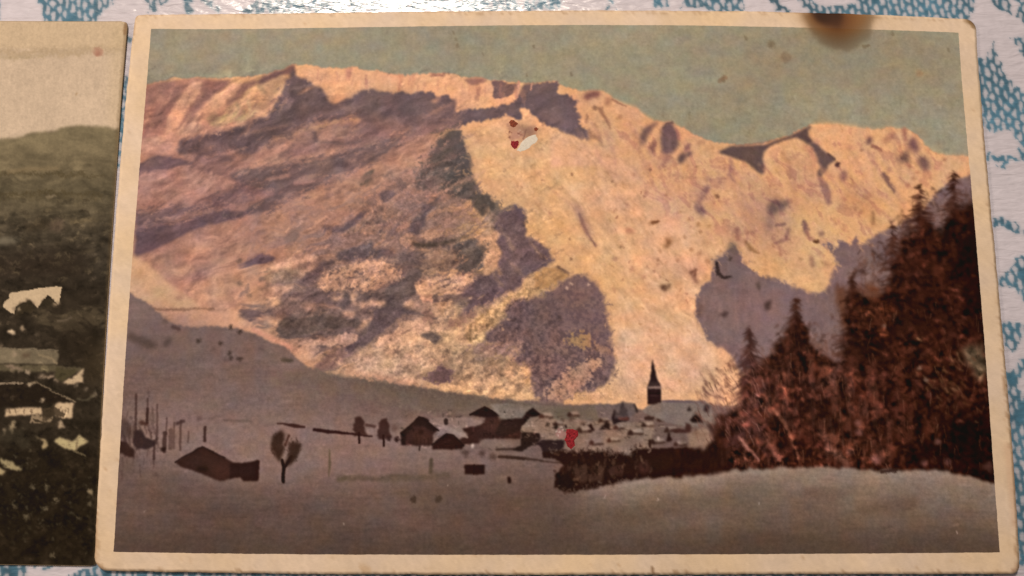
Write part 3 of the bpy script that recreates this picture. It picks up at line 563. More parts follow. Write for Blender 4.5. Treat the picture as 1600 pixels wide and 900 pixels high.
    E_.poly([(880, 740), (960, 670), (1050, 640), (1100, 650), (1040, 720), (1010, 790), (900, 850), (800, 850), (820, 790)], (176, 138, 114), soft=7, rough=3, a=0.9, mott=0.9, field='fine')
    E_.poly([(940, 240), (1040, 250), (1090, 320), (1060, 350), (960, 300)], (130, 104, 98), soft=8, a=0.6)
    E_.dots([(932, 268), (912, 290), (1022, 272)], 8, (176, 146, 126), soft=2)
    E_.dots([(652, 445), (875, 440), (770, 600), (1110, 740)], 12, (84, 66, 64), soft=4, a=0.6)
    E_.line([(612, 405), (660, 352), (720, 338)], 6, (88, 66, 60), soft=1.5, a=0.7)
    E_.poly([(235, 710), (280, 660), (330, 690), (350, 720), (320, 770), (260, 770), (220, 740), (165, 735)], (124, 96, 92), soft=4, rough=3, a=0.95, mott=0.7, field='fine')
    E_.poly([(190, 520), (250, 515), (280, 550), (260, 570)], (110, 92, 84), soft=4, a=0.9, mott=0.7, field='fine')
    E_.dots([(690, 735), (675, 785), (505, 405), (320, 605), (80, 625), (490, 630)], 13, (140, 112, 92), soft=5, a=0.7)
    E_.poly([(440, 590), (560, 600), (590, 640), (500, 660), (420, 620)], (158, 130, 108), soft=8, a=0.7, mott=1.0, field='fine')
    # dusk over the left flank, glow on the spur
    bx, m = cv.pmask(P.pts([(200, 200), (420, 190), (600, 190), (720, 205), (740, 320), (620, 400), (420, 420), (200, 460)]), 30, 3)
    cv.c[bx] *= 1 - m[..., None] * np.array([0.05, 0.055, 0.03])
    bx, m = cv.pmask(P.pts([(720, 200), (830, 185), (950, 230), (1080, 330), (1110, 480), (1140, 610), (960, 620), (950, 460), (840, 340), (740, 280)]), 18, 3)
    cv.c[bx] *= 1 + m[..., None] * np.array([0.035, 0.042, 0.085])
    # ragged shade edges: small tongues of light and dark across each outline
    def break_edge(pen, pts, dark, light, step=3.0, ang=(-40, 25), size=(2, 9), reach=5):
        q = [(pen.ox + x / pen.sc, pen.oy + y / pen.sc) for x, y in pts]
        for (ax, ay), (bx_, by_) in zip(q, q[1:]):
            nseg = max(1, int(math.hypot(bx_ - ax, by_ - ay) / step))
            for k_ in range(nseg):
                t_ = (k_ + rng.random()) / nseg
                x = ax + (bx_ - ax) * t_ + rng.gauss(0, reach * 0.6); y = ay + (by_ - ay) * t_ + rng.gauss(0, reach * 0.6)
                L = rng.uniform(*size); an = math.radians(rng.gauss(*ang))
                P.line([(x, y), (x + L * math.cos(an), y + L * math.sin(an))], [rng.uniform(1.5, 4), 1], dark if rng.random() < 0.55 else light, soft=1.6, rough=1.4, a=rng.uniform(0.25, 0.7))
    break_edge(E_, e2, (120, 96, 92), (190, 148, 114))
    break_edge(E_, [(702, 45), (745, 40), (790, 80), (830, 105), (858, 150), (800, 178), (745, 205), (660, 290), (540, 350), (440, 420)], (116, 94, 92), (196, 152, 116))
    break_edge(B, [(375, 385), (395, 440), (420, 540), (425, 620), (470, 680), (540, 720), (578, 752), (600, 790), (650, 775), (700, 790), (715, 830)], (104, 90, 84), (206, 160, 114), ang=(60, 25))
    break_edge(B, [(375, 400), (330, 400), (270, 440), (240, 500), (200, 560), (170, 620), (130, 690), (200, 700), (300, 700), (400, 720)], (106, 92, 84), (176, 136, 114), step=1.6, reach=11, size=(3, 12), ang=(-45, 20))
    for _p in ([(430, 260), (480, 200), (620, 130), (740, 70), (870, 40), (1010, 40), (1120, 90), (1180, 100), (1170, 180), (1080, 250), (900, 330), (760, 290), (640, 310), (520, 325), (430, 260)], [(500, 240), (700, 190), (900, 150), (1100, 160)], [(600, 290), (800, 230), (1000, 240)]):
        break_edge(Q6, _p, (122, 98, 90), (196, 152, 120), step=1.4, reach=7, size=(3, 12), ang=(-35, 18))
    break_edge(Q7, [(300, 720), (400, 660), (540, 680), (640, 650), (800, 630), (815, 680), (700, 760), (560, 740), (420, 740)], (126, 100, 92), (200, 156, 122), step=1.4, reach=6, size=(3, 11), ang=(-30, 20))
    break_edge(Q7, [(640, 450), (690, 350), (790, 320), (920, 350), (900, 460), (880, 560), (800, 610), (700, 620), (740, 500), (640, 450)], (104, 89, 83), (180, 140, 112), step=2, reach=5)
    break_edge(A, [(250, 450), (330, 425), (420, 408), (520, 388), (620, 358), (690, 325), (730, 270), (765, 205), (795, 150)], (124, 98, 94), (196, 150, 120), ang=(-30, 15))
    break_edge(A, [(1160, 460), (1060, 350), (900, 370), (800, 425), (690, 475), (560, 525), (420, 530), (280, 530)], (124, 98, 95), (164, 124, 110), step=2.0, reach=9, size=(4, 16), ang=(-24, 10))
    break_edge(A, [(500, 618), (750, 572), (1000, 538), (1200, 468), (1400, 402), (1240, 545), (980, 655), (760, 765), (600, 822)], (124, 99, 95), (172, 130, 112), step=2.0, reach=8, size=(4, 18), ang=(-24, 8))
    break_edge(A, [(40, 800), (370, 770), (560, 665), (720, 690), (500, 770), (300, 830), (40, 885)], (122, 97, 95), (166, 126, 112), step=2.0, reach=8, size=(4, 18), ang=(-20, 8))
    # soft gullies and ribs running down each face
    for i in range(70):
        x = rng.uniform(900, 1460); y = np.interp(x, [880, 1000, 1110, 1200, 1265, 1420, 1500], [175, 205, 245, 240, 215, 225, 265]) + rng.uniform(0, 70)
        L = rng.uniform(25, 75); an = math.radians(rng.gauss(60, 7))
        p = [(x, y), (x + 0.5 * L * math.cos(an) + rng.gauss(0, 2), y + 0.5 * L * math.sin(an)), (x + L * math.cos(an), y + L * math.sin(an))]
        P.line(p, [rng.uniform(2, 5), rng.uniform(6, 12), 2], rng.choice([(182, 136, 112), (190, 144, 114), (172, 128, 108), (226, 178, 128)]), soft=5, rough=1.2, a=rng.uniform(0.15, 0.36))
    for i in range(60):
        x = rng.uniform(740, 1060); y = np.interp(x, [740, 830, 950, 1060], [220, 205, 240, 330]) + rng.uniform(0, 190)
        L = rng.uniform(25, 80); an = math.radians(rng.gauss(56, 5))
        P.line([(x, y), (x + L * math.cos(an), y + L * math.sin(an))], [2, rng.uniform(4, 9)], rng.choice([(198, 152, 112), (204, 158, 116), (228, 184, 136)]), soft=5, rough=1.2, a=rng.uniform(0.12, 0.3))
    for i in range(110):
        x = rng.uniform(225, 700); y = np.interp(x, [225, 460, 700], [190, 230, 230]) + rng.uniform(0, 170) - (x - 225) * 0.12
        L = rng.uniform(30, 95); an = math.radians(rng.gauss(-24, 5))
        P.line([(x, y), (x + 0.5 * L * math.cos(an), y + 0.5 * L * math.sin(an) + rng.gauss(0, 2)), (x + L * math.cos(an), y + L * math.sin(an))], [1.5, rng.uniform(4, 10), 1.5], rng.choice([(132, 102, 96), (146, 112, 102), (196, 150, 124), (186, 142, 120), (122, 96, 92)]), soft=4, rough=1.4, a=rng.uniform(0.12, 0.34))
    for i in range(60):
        x = rng.uniform(225, 450); y = np.interp(x, [225, 450], [135, 125]) + rng.uniform(4, 70)
        L = rng.uniform(15, 42); an = math.radians(rng.gauss(122, 6))
        P.line([(x, y), (x + L * math.cos(an), y + L * math.sin(an))], [rng.uniform(3, 7), 2], rng.choice([(150, 108, 96), (214, 164, 130), (206, 156, 124), (168, 122, 104)]), soft=3.5, rough=1.2, a=rng.uniform(0.2, 0.45))
    for i in range(46):
        x = rng.uniform(480, 850); y = np.interp(x, [480, 600, 730, 850], [106, 116, 122, 140]) + rng.uniform(2, 16)
        P.line([(x, y), (x + rng.uniform(-4, 3), y + rng.uniform(8, 20))], [rng.uniform(2, 6), 2], rng.choice([(196, 142, 112), (182, 128, 104), (232, 182, 136)]), soft=2.5, rough=1.0, a=rng.uniform(0.2, 0.5))
    # relief of the snow: streaks that follow each face
    bx, m = cv.pmask(P.pts([(205, 125), (460, 105), (560, 150), (700, 195), (735, 300), (800, 335), (865, 405), (800, 440), (830, 630), (520, 592), (200, 480)]), 16, 3)
    k = m * (0.050 * np.clip(n['streak'][bx], -2, 2) + 0.012 * n['blob'][bx])
    cv.c[bx] *= np.stack([1 + k, 1 + 1.05 * k, 1 + 0.9 * k], -1)
    bx, m = cv.pmask(P.pts([(720, 195), (860, 190), (1020, 190), (1110, 225), (1270, 200), (1510, 240), (1510, 300), (1300, 460), (1140, 620), (960, 620), (940, 440), (830, 330)]), 14, 3)
    k = m * (0.020 * np.clip(n['fall'][bx], -2, 2) + 0.008 * n['blob'][bx])
    cv.c[bx] *= np.stack([1 + k, 1 + 1.1 * k, 1 + 1.2 * k], -1)
    bx, m = cv.pmask(P.pts([(930, 180), (1020, 200), (1110, 235), (1200, 240), (1270, 205), (1420, 205), (1510, 250), (1500, 290), (1380, 370), (1280, 430), (1140, 380), (1020, 330)]), 12, 3)
    dim = sstep(0.1, 1.5, n['fall'][bx] * 0.7 + n['blob'][bx] * 0.6) * m * body[bx]
    cv.c[bx] *= 1 - dim[..., None] * np.array([0.11, 0.15, 0.11])
    lit_ = sstep(0.3, 1.6, -n['fall'][bx] * 0.7 - n['blob'][bx] * 0.5) * m * body[bx]
    cv.c[bx] *= 1 + lit_[..., None] * np.array([0.035, 0.04, 0.02])
    for i in range(2600):
        x, y = rng.uniform(205, 870), rng.uniform(110, 620)
        if y > 640 - (800 - x) * 0.18 - max(0, 520 - x) * 0.25: continue
        lowr = 1.0 if (y > 330 and x > 400) else 0.55
        f = 1 + rng.choice([-1, -1, 1]) * rng.uniform(0.03, 0.13) * lowr
        P.dab(x, y, rng.uniform(3, 16), math.radians(rng.gauss(-32, 14)), rng.uniform(2, 6), [f, f ** 1.05, f ** 0.9], soft=1.6, rough=1.2)
    for i in range(1500):
        x, y = rng.uniform(740, 1500), rng.uniform(150, 620)
        f = 1 + rng.choice([-1, -1, 1]) * rng.uniform(0.01, 0.05)
        P.dab(x, y, rng.uniform(2, 10), math.radians(rng.gauss(58, 22)), rng.uniform(1.5, 4.5), [f, f ** 1.2, f ** 1.4], soft=1.5, rough=1.0)
    for i in range(0):
        x, y = rng.uniform(980, 1480), rng.uniform(215, 420)
        f = rng.uniform(0.78, 0.94)
        P.dab(x, y, rng.uniform(4, 16), math.radians(rng.gauss(60, 18)), rng.uniform(3, 8), [f, f ** 1.25, f ** 1.25], soft=2, rough=1.6)
    # --- blue grey slope on the right
    slope = topx(G, [(190, 250), (215, 160), (270, 110), (300, 65), (325, 90), (350, 150), (400, 205), (460, 240), (520, 240), (570, 268), (640, 290), (700, 316), (750, 308), (785, 280), (790, 220), (830, 165), (800, 120), (775, 60), (832, 84), (842, 40), (900, 72), (918, 28), (932, 78), (1000, 50)]) + topx(C_, [(1040, 830), (1180, 762), (1290, 712), (1335, 690), (1400, 605), (1450, 550), (1500, 512), (1620, 488), (1700, 900), (1500, 1600)]) + topx(G, [(700, 760), (340, 720), (312, 650), (280, 610), (180, 550), (160, 510), (120, 430), (120, 360), (150, 282)])
    P.poly(slope, (133, 109, 104), soft=1.6, rough=1.3, vary=0.02, field='flat')
    P.poly(slope, (118, 98, 96), soft=6, a=0.4, mott=1.4, thr=0.8, field='down')
    G.poly([(350, 330), (560, 330), (620, 500), (480, 560), (380, 480)], (142, 116, 112), soft=16, a=0.6)
    G.poly([(200, 160), (300, 70), (350, 160), (330, 260), (220, 260)], (118, 98, 94), soft=8, a=0.6)
    break_edge(P, slope[:24] + slope[24:30], (134, 111, 106), (206, 164, 122), ang=(50, 30), reach=4)
    break_edge(P, slope[-10:], (136, 112, 106), (204, 162, 126), ang=(50, 30), reach=4)
    G.line([(222, 165), (232, 215), (262, 235), (292, 232)], [16, 24, 16, 14], (66, 52, 50), soft=3, a=0.95)
    G.line([(285, 145), (292, 135)], 16, (82, 66, 62), soft=4, a=0.8)
    G.poly([(420, 262), (438, 260), (436, 295), (424, 300)], (86, 70, 66), soft=3, a=0.9)
    G.poly([(460, 370), (480, 345), (498, 350), (490, 395), (462, 405)], (82, 64, 60), soft=3.5, a=0.95)
    G.poly([(225, 425), (265, 405), (285, 412), (265, 435)], (86, 66, 64), soft=3.5, a=0.9)
    G.poly([(915, 205), (950, 195), (972, 208), (940, 215)], (84, 62, 60), soft=3)
    G.poly([(475, 215), (500, 235), (540, 240), (480, 245)], (92, 76, 76), soft=4, a=0.7)
    G.poly([(130, 360), (160, 380), (150, 430), (125, 430)], (112, 88, 80), soft=4, a=0.7)
    Q4.poly([(690, 545), (722, 512), (762, 535), (775, 600), (700, 600)], (112, 93, 76), soft=5, a=0.8)
    # --- foreground snow
    snow = topx(D, [(20, 375), (45, 385), (90, 408), (150, 446), (200, 500), (250, 532), (330, 552), (480, 545), (600, 562), (680, 590), (740, 622), (820, 652), (880, 712), (940, 747), (1030, 778), (1120, 800), (1250, 820), (1400, 840), (1600, 862)]) + topx(E_, [(150, 792), (280, 803), (420, 826), (560, 846), (700, 854), (860, 864), (950, 880)]) + [(940, 632), (1000, 640), (1100, 630), (1250, 650), (1600, 700), (1600, 900), (160, 900)]
    # lit hump at the far left and the strip below it
    D.poly([(30, 185), (60, 195), (130, 230), (200, 290), (280, 345), (330, 390), (400, 455), (300, 465), (160, 450), (30, 375)], (206, 166, 128), soft=3, rough=1.5)
    D.poly([(130, 235), (200, 230), (320, 350), (400, 440), (330, 390)], (176, 132, 112), soft=4, a=0.7)
    D.poly([(60, 270), (110, 260), (110, 310), (60, 330)], (170, 138, 104), soft=8, a=0.8)
    D.poly([(120, 330), (200, 320), (230, 390), (170, 410)], (188, 154, 114), soft=10, a=0.7)
    D.dots([(290, 400), (440, 372), (560, 440)], 14, (162, 122, 100), soft=6, a=0.7)
    D.poly([(200, 475), (300, 462), (460, 462), (570, 470), (600, 510), (650, 555), (500, 555), (320, 555)], (214, 164, 130), soft=4, a=0.95)
    D.line([(140, 452), (220, 462), (300, 460), (400, 455), (460, 458)], [8, 14, 10, 6, 12], (140, 104, 82), soft=3, a=0.8)
    D.line([(660, 560), (760, 610), (840, 650)], 26, (206, 152, 124), soft=5, a=0.8)
    D.poly([(850, 660), (920, 620), (1000, 620), (950, 700), (960, 730), (900, 720)], (206, 160, 126), soft=6, a=0.8, mott=0.6)
    P.poly(snow, (122, 102, 94), soft=1.8, rough=1.4)
    bx, m = cv.pmask(P.pts(snow), 2, 1.4)
    g = np.clip((cv.Y[bx] - 500) / 420, 0, 1)
    shade = (np.array([136, 113, 104]) * (1 - g[..., None]) + np.array([96, 77, 68]) * g[..., None])
    shade = shade * (1 + 0.010 * n['horiz'][bx] + 0.03 * n['big'][bx] + 0.014 * n['flat'][bx])[..., None]
    cv.c[bx] = cv.c[bx] * (1 - m[..., None]) + shade * m[..., None]
    P.poly([(480, 575), (700, 615), (900, 640), (900, 670), (640, 640), (500, 610), (400, 590)], (114, 98, 85), soft=10, a=0.7, mott=0.6, field='fine')
    P.poly([(560, 590), (830, 632), (830, 650), (600, 618)], (106, 92, 79), soft=5, a=0.5, mott=0.8, field='fine')
    P.poly([(200, 620), (560, 640), (760, 700), (860, 740), (420, 760), (200, 720)], (150, 125, 115), soft=30, a=0.65)
    P.poly([(300, 600), (460, 600), (440, 640), (240, 640)], (130, 108, 100), soft=20, a=0.6)
    P.poly([(190, 600), (400, 540), (330, 500), (240, 480), (200, 500)], (116, 96, 92), soft=18, a=0.5)
    D.poly([(35, 560), (70, 590), (140, 610), (175, 640), (150, 660), (90, 640), (35, 600)], (86, 70, 64), soft=5, a=0.9)
    D.poly([(205, 635), (230, 605), (265, 600), (240, 630), (225, 650)], (86, 70, 66), soft=3, a=0.9)
    D.line([(260, 548), (285, 556)], 20, (90, 70, 66), soft=4, a=0.9)
    D.dots([(385, 615), (497, 630), (540, 675), (545, 700), (548, 548), (590, 570), (590, 708)], 11, (76, 60, 54), soft=3, a=0.9)
    D.line([(810, 712), (845, 716)], 18, (88, 74, 62), soft=4, a=0.9)
    D.dots([(460, 660), (700, 655), (215, 520), (520, 710)], 12, (104, 84, 78), soft=5, a=0.7)
    # stump posts and bushes at the far left
    DK = (62, 41, 38); VDK = (45, 28, 24)
    for x, y0, y1, w, a in ((185, 90, 400, 20, .6), (285, 130, 330, 18, .5), (285, 220, 340, 26, .7), (370, 180, 520, 18, .45), (345, 500, 660, 22, .7), (435, 430, 590, 34, .7), (455, 300, 440, 16, .45), (520, 340, 560, 18, .4), (575, 320, 580, 18, .5), (490, 410, 560, 40, .4), (645, 420, 510, 16, .4), (790, 380, 500, 24, .8)):
        V1.line([(x, y0), (x - 4, y1)], w, DK, soft=2.5, a=a)
    V1.poly([(160, 410), (230, 400), (270, 470), (360, 510), (350, 545), (280, 575), (190, 570), (155, 520)], (55, 40, 41), soft=3, a=0.95)
    V1.poly([(210, 330), (240, 320), (270, 340), (290, 320), (285, 370), (220, 360)], (72, 45, 40), soft=4, a=0.8)
    V1.poly([(35, 500), (100, 510), (170, 580), (165, 640), (110, 640), (40, 600)], (57, 38, 34), soft=4, a=0.95)
    V1.poly([(50, 300), (130, 330), (150, 420), (120, 480), (50, 470)], (79, 62, 57), soft=8, a=0.7)
    V1.poly([(395, 560), (445, 555), (440, 590), (400, 592)], VDK, soft=3, a=0.8)
    V1.line([(545, 345), (600, 325)], 28, (76, 55, 52), soft=4, a=0.8)
    V1.line([(735, 305), (740, 300)], 40, (100, 78, 72), soft=6, a=0.6)
    V1.line([(960, 320), (1040, 320), (1200, 330)], [10, 24, 10], (98, 82, 74), soft=5, a=0.6)
    V1.dots([(365, 800)], 14, (79, 62, 58), soft=4, a=0.7)
    for i in range(130):
        x = rng.uniform(40, 380); y = rng.gauss(430, 120)
        V1.line([(x, y), (x + rng.gauss(0, 8), y + rng.uniform(20, 110))], rng.uniform(6, 22), rng.choice([(71, 50, 46), (60, 41, 40), (83, 64, 58)]), soft=2.5, rough=1.5, a=rng.uniform(0.1, 0.4))
    # barn
    V1.poly([(530, 690), (640, 620), (720, 565), (765, 550), (860, 595), (960, 650), (1040, 690), (1110, 695), (1265, 672), (1255, 850), (1130, 855), (1095, 820), (1000, 835), (930, 855), (760, 790), (570, 725)], (62, 40, 35), soft=1.8, rough=0.7)
    V1.poly([(860, 700), (960, 680), (1010, 700), (1000, 835), (930, 850), (870, 830)], (76, 46, 38), soft=9, a=0.5)
    V1.poly([(1010, 695), (1110, 697), (1262, 675), (1252, 848), (1130, 850), (1095, 815), (1010, 828)], (50, 31, 29), soft=3, a=0.9)
    V1.poly([(720, 730), (810, 715), (820, 770), (740, 770)], (43, 28, 21), soft=6, a=0.8)
    V1.line([(530, 688), (640, 620), (765, 552), (960, 650)], 16, (48, 31, 29), soft=2, a=0.8)
    # forked tree
    TR = (57, 38, 31)
    V2.poly([(180, 260), (230, 235), (255, 280), (250, 360), (235, 440), (220, 520), (170, 470), (120, 360), (140, 300)], TR, soft=5, rough=2.5, a=0.9)
    V2.poly([(300, 350), (350, 335), (395, 360), (375, 440), (320, 530), (270, 560), (260, 520), (290, 460), (280, 400)], TR, soft=5, rough=2.5, a=0.9)
    V2.line([(240, 690), (242, 560), (232, 500)], [28, 34, 24], (45, 28, 22), soft=1.6)
    V2.line([(255, 560), (310, 470)], 26, (48, 31, 26), soft=2)
    V2.line([(260, 370), (290, 285)], 22, (72, 45, 38), soft=3, a=0.8)
    for i in range(60):
        s = rng.choice([0, 1]); cx, cy = ((190, 370), (330, 420))[s]
        an = rng.uniform(0, 6.28); r = rng.uniform(0.5, 1.05)
        x, y = cx + math.cos(an) * 62 * r, cy + math.sin(an) * 105 * r
        V2.line([(x, y), (x + rng.uniform(-10, 10), y - rng.uniform(8, 22))], rng.uniform(5, 12), TR, soft=1.6, a=0.5)
    V2.line([(645, 410), (650, 530), (640, 640)], [12, 22, 12], (94, 82, 66), soft=3, a=0.75)
    V2.poly([(0, 500), (25, 505), (22, 665), (0, 668)], (52, 29, 24), soft=2, a=0.9)
    # fence line and round trees
    V2.line([(190, 178), (240, 182), (340, 200), (425, 210)], [10, 14, 36, 18], (65, 40, 36), soft=3, a=0.9)
    V2.line([(515, 232), (640, 250), (800, 265), (960, 285), (1020, 292)], [28, 36, 22, 18, 14], (58, 34, 33), soft=2.5, a=0.95)
    for cx, cy in ((905, 200), (1120, 225)):
        V2.poly([(cx - 40, cy - 70), (cx + 20, cy - 85), (cx + 52, cy - 30), (cx + 50, cy + 40), (cx + 70, cy + 80), (cx - 40, cy + 90), (cx - 52, cy + 20)], (64, 40, 36), soft=4, rough=3, a=0.9)
        V2.line([(cx, cy + 60), (cx + 2, cy + 150)], 18, (52, 31, 28), soft=2)
    V2.line([(970, 190), (1040, 205)], 26, (79, 53, 48), soft=4, a=0.8)
    V2.poly([(1190, 190), (1250, 200), (1240, 250), (1190, 250)], (104, 78, 70), soft=6, a=0.7)
    V2.dots([(1235, 315)], 16, (52, 33, 31), soft=3)
    V2.poly([(960, 235), (1030, 235), (1030, 275), (970, 275)], (142, 118, 112), soft=6, a=0.6)
    V2.line([(730, 675), (790, 655)], 30, (98, 82, 66), soft=5, a=0.7)
    V2.line([(840, 665), (900, 660), (960, 665)], 36, (104, 84, 74), soft=8, a=0.7)
    V2.line([(1110, 650), (1220, 640), (1340, 645)], 24, (98, 82, 68), soft=8, a=0.7)
    # houses
    V3.poly([(380, 310), (520, 290), (700, 290), (860, 320), (880, 350), (700, 380), (730, 470), (640, 470), (560, 440), (470, 470), (440, 380)], (136, 116, 106), soft=2, rough=1.2)
    V3.poly([(930, 180), (1060, 170), (1200, 185), (1310, 220), (1230, 295), (1100, 310), (1000, 270)], (136, 122, 112), soft=2, rough=1.2)
    V3.poly([(150, 430), (230, 370), (290, 310), (310, 292), (375, 305), (440, 380), (480, 405), (440, 440), (430, 540), (330, 545), (150, 535)], (62, 41, 38), soft=2.5, rough=1.5)
    V3.poly([(250, 430), (330, 390), (400, 430), (410, 520), (280, 530)], (74, 48, 41), soft=9, a=0.7)
    V3.poly([(150, 430), (250, 365), (250, 400), (190, 450), (190, 530), (150, 530)], (43, 31, 29), soft=4, a=0.8)
    V3.poly([(290, 300), (375, 305), (480, 405), (420, 415), (350, 370), (260, 370)], (45, 31, 29), soft=3, a=0.85)
    V3.poly([(430, 530), (470, 490), (550, 440), (600, 450), (660, 495), (700, 540), (690, 575), (420, 575)], (52, 31, 28), soft=2.5, rough=1.2)
    V3.poly([(690, 390), (760, 375), (860, 360), (900, 300), (760, 268), (820, 235), (880, 205), (930, 215), (1000, 270), (1060, 310), (1230, 300), (1310, 215), (1360, 250), (1290, 300), (1210, 390), (1200, 480), (900, 480), (840, 520), (740, 530), (690, 540), (650, 500), (740, 450)], (62, 40, 36), soft=2.2, rough=1.5)
    V3.poly([(760, 268), (820, 235), (885, 205), (940, 225), (1010, 275), (920, 295)], (45, 29, 29), soft=2.5)
    V3.poly([(880, 320), (1000, 300), (1060, 340), (1040, 420), (920, 430), (860, 380)], (79, 50, 43), soft=9, a=0.7)
    V3.poly([(1050, 315), (1220, 305), (1200, 400), (1060, 410)], (50, 33, 31), soft=5, a=0.8)
    V3.poly([(1210, 380), (1290, 300), (1380, 290), (1380, 430), (1210, 420)], (146, 124, 106), soft=3, rough=1.2)
    V3.poly([(1210, 425), (1360, 430), (1360, 530), (1290, 540), (1200, 590), (1130, 580), (1210, 540)], (52, 36, 33), soft=2.5, rough=1.2)
    V3.line([(545, 320), (545, 345)], 36, (57, 43, 40), soft=3, a=0.9)
    V3.dots([(110, 485), (40, 480)], 18, (57, 36, 34), soft=3, a=0.9)
    V3.poly([(770, 525), (795, 520), (790, 565), (772, 565)], (190, 168, 150), soft=2)
    V3.poly([(840, 490), (960, 500), (1120, 500), (1120, 560), (980, 580), (860, 560)], (128, 108, 96), soft=6, a=0.9)
    V3.line([(990, 575), (1140, 570)], 20, (62, 45, 40), soft=4, a=0.8)
    V3.line([(1010, 640), (1100, 640), (1230, 655)], [20, 26, 22], (65, 46, 40), soft=4, a=0.9)
    V3.dots([(715, 610), (860, 615), (950, 640)], 24, (79, 60, 53), soft=5, a=0.8)
    V3.poly([(705, 705), (885, 710), (885, 795), (710, 797)], (50, 29, 25), soft=2, rough=0.6)
    V3.line([(790, 710), (792, 795)], 10, (43, 19, 15), soft=2, a=0.8)
    V3.line([(695, 698), (890, 700)], 8, (140, 112, 102), soft=3, a=0.6)
    V3.poly([(1090, 815), (1112, 820), (1112, 870), (1090, 868)], (45, 26, 22), soft=2)
    V3.line([(415, 670), (410, 770)], 36, (79, 67, 53), soft=5, a=0.7)
    V3.line([(315, 550), (312, 580)], 14, (55, 38, 34), soft=2, a=0.8)
    V3.poly([(0, 830), (380, 800), (700, 830), (700, 900), (0, 900)], (100, 84, 70), soft=14, a=0.6)
    RF = (44, 29, 27)
    for p, w in (([(150, 432), (232, 368), (308, 292), (340, 300), (480, 406)], 20), ([(425, 535), (552, 440), (610, 452), (700, 542)], 16), ([(758, 270), (884, 204), (1012, 276)], 20), ([(1228, 298), (1310, 213), (1372, 268)], 18)):
        V3.line(p, w, RF, soft=1.4, rough=0.3, a=0.85)
    V3.line([(455, 345), (560, 390), (730, 468)], [10, 40, 22], (150, 130, 118), soft=2, rough=0.4, a=0.75)
    V3.line([(400, 330), (470, 380), (520, 420)], [10, 26, 16], (142, 121, 111), soft=2, rough=0.4, a=0.7)
    V3.line([(700, 378), (790, 352), (880, 336)], [10, 16, 8], (128, 108, 98), soft=2, rough=0.4, a=0.6)
    V3.line([(940, 215), (1030, 275), (1075, 305)], [8, 22, 10], (138, 124, 114), soft=2, rough=0.4, a=0.7)
    V3.poly([(300, 400), (345, 400), (345, 440), (300, 440)], (46, 28, 24), soft=2, a=0.7)
    for k in range(5): V3.line([(255 + 34 * k, 470), (255 + 34 * k, 530)], 7, (52, 33, 28), soft=1.4, a=0.5)
    for k in range(6): V3.line([(900 + 28 * k, 340), (900 + 28 * k, 470)], 6, (60, 38, 33), soft=1.4, a=0.5)
    # middle of the village
    V4.poly([(0, 190), (250, 170), (500, 200), (880, 180), (1010, 200), (1010, 330), (640, 320), (200, 330), (0, 310)], (118, 104, 90), soft=7, a=0.9)
    V4.poly([(480, 215), (800, 225), (860, 250), (640, 310), (470, 290)], (100, 88, 73), soft=10, a=0.8, mott=0.5, field='fine')
    V4.poly([(200, 370), (290, 290), (500, 310), (900, 330), (1350, 330), (1350, 570), (1160, 610), (900, 600), (660, 590), (360, 490), (360, 430), (200, 420)], (136, 114, 98), soft=4, rough=1.5, vary=0.03, field='blob')
    V4.poly([(0, 200), (200, 200), (240, 260), (200, 300), (50, 310), (0, 290)], (130, 116, 106), soft=6, a=0.8)
    V4.poly([(20, 310), (200, 300), (240, 250), (295, 212), (368, 272), (270, 290), (210, 360), (180, 410), (20, 470), (-40, 440)], (53, 36, 33), soft=2.5, rough=1.3)
    V4.poly([(235, 265), (295, 212), (368, 272), (300, 280)], (41, 28, 26), soft=2)
    V4.poly([(195, 425), (358, 430), (360, 490), (290, 540), (200, 590), (110, 580), (190, 540)], (50, 36, 33), soft=2.5)
    V4.poly([(330, 520), (380, 490), (580, 492), (570, 550), (540, 600), (390, 625), (370, 570)], (53, 38, 38), soft=2.5)
    V4.poly([(470, 380), (510, 345), (520, 385), (490, 405)], (53, 40, 34), soft=3)
    V4.poly([(575, 360), (590, 350), (600, 390), (578, 395)], (52, 36, 34), soft=2.5)
    V4.dots([(425, 352)], 13, (62, 48, 41), soft=3)
    V4.poly([(780, 420), (785, 360), (810, 345), (840, 412)], (55, 34, 31), soft=2.5)
    V4.poly([(880, 405), (940, 322), (975, 345), (970, 395)], (55, 40, 36), soft=3)
    V4.poly([(840, 190), (1060, 175), (1190, 170), (1215, 240), (1140, 290), (1000, 320), (870, 300)], (118, 100, 94), soft=4, a=0.9)
    V4.poly([(1045, 260), (1085, 155), (1125, 230), (1140, 315), (1000, 360), (990, 290), (1010, 220)], (53, 38, 38), soft=2.5)
    V4.poly([(1045, 285), (1130, 280), (1140, 318), (1050, 318)], (106, 66, 56), soft=3, a=0.9)
    V4.poly([(1180, 175), (1200, 185), (1222, 245), (1200, 250)], (48, 36, 33), soft=2.5)
    V4.line([(1290, 300), (1350, 300)], 26, (79, 55, 48), soft=4, a=0.9)
    V4.dots([(1055, 385), (735, 350), (1325, 515), (640, 310), (550, 318)], 16, (76, 57, 48), soft=4, a=0.7)
    # hedge row
    V4.poly([(380, 600), (560, 585), (920, 595), (940, 610), (1160, 620), (1175, 575), (1350, 568), (1700, 560), (1700, 760), (1350, 840), (1100, 850), (1000, 870), (900, 900), (600, 960), (480, 900), (500, 800), (560, 720), (540, 680), (380, 640)], (48, 29, 24), soft=3, rough=2.5)
    V4.poly([(600, 720), (860, 700), (920, 760), (900, 850), (760, 870), (640, 800)], (92, 66, 54), soft=9, a=0.55, mott=1.4, field='down')
    V4.poly([(1230, 690), (1300, 680), (1330, 760), (1260, 800), (1220, 760)], (83, 50, 43), soft=8, a=0.7)
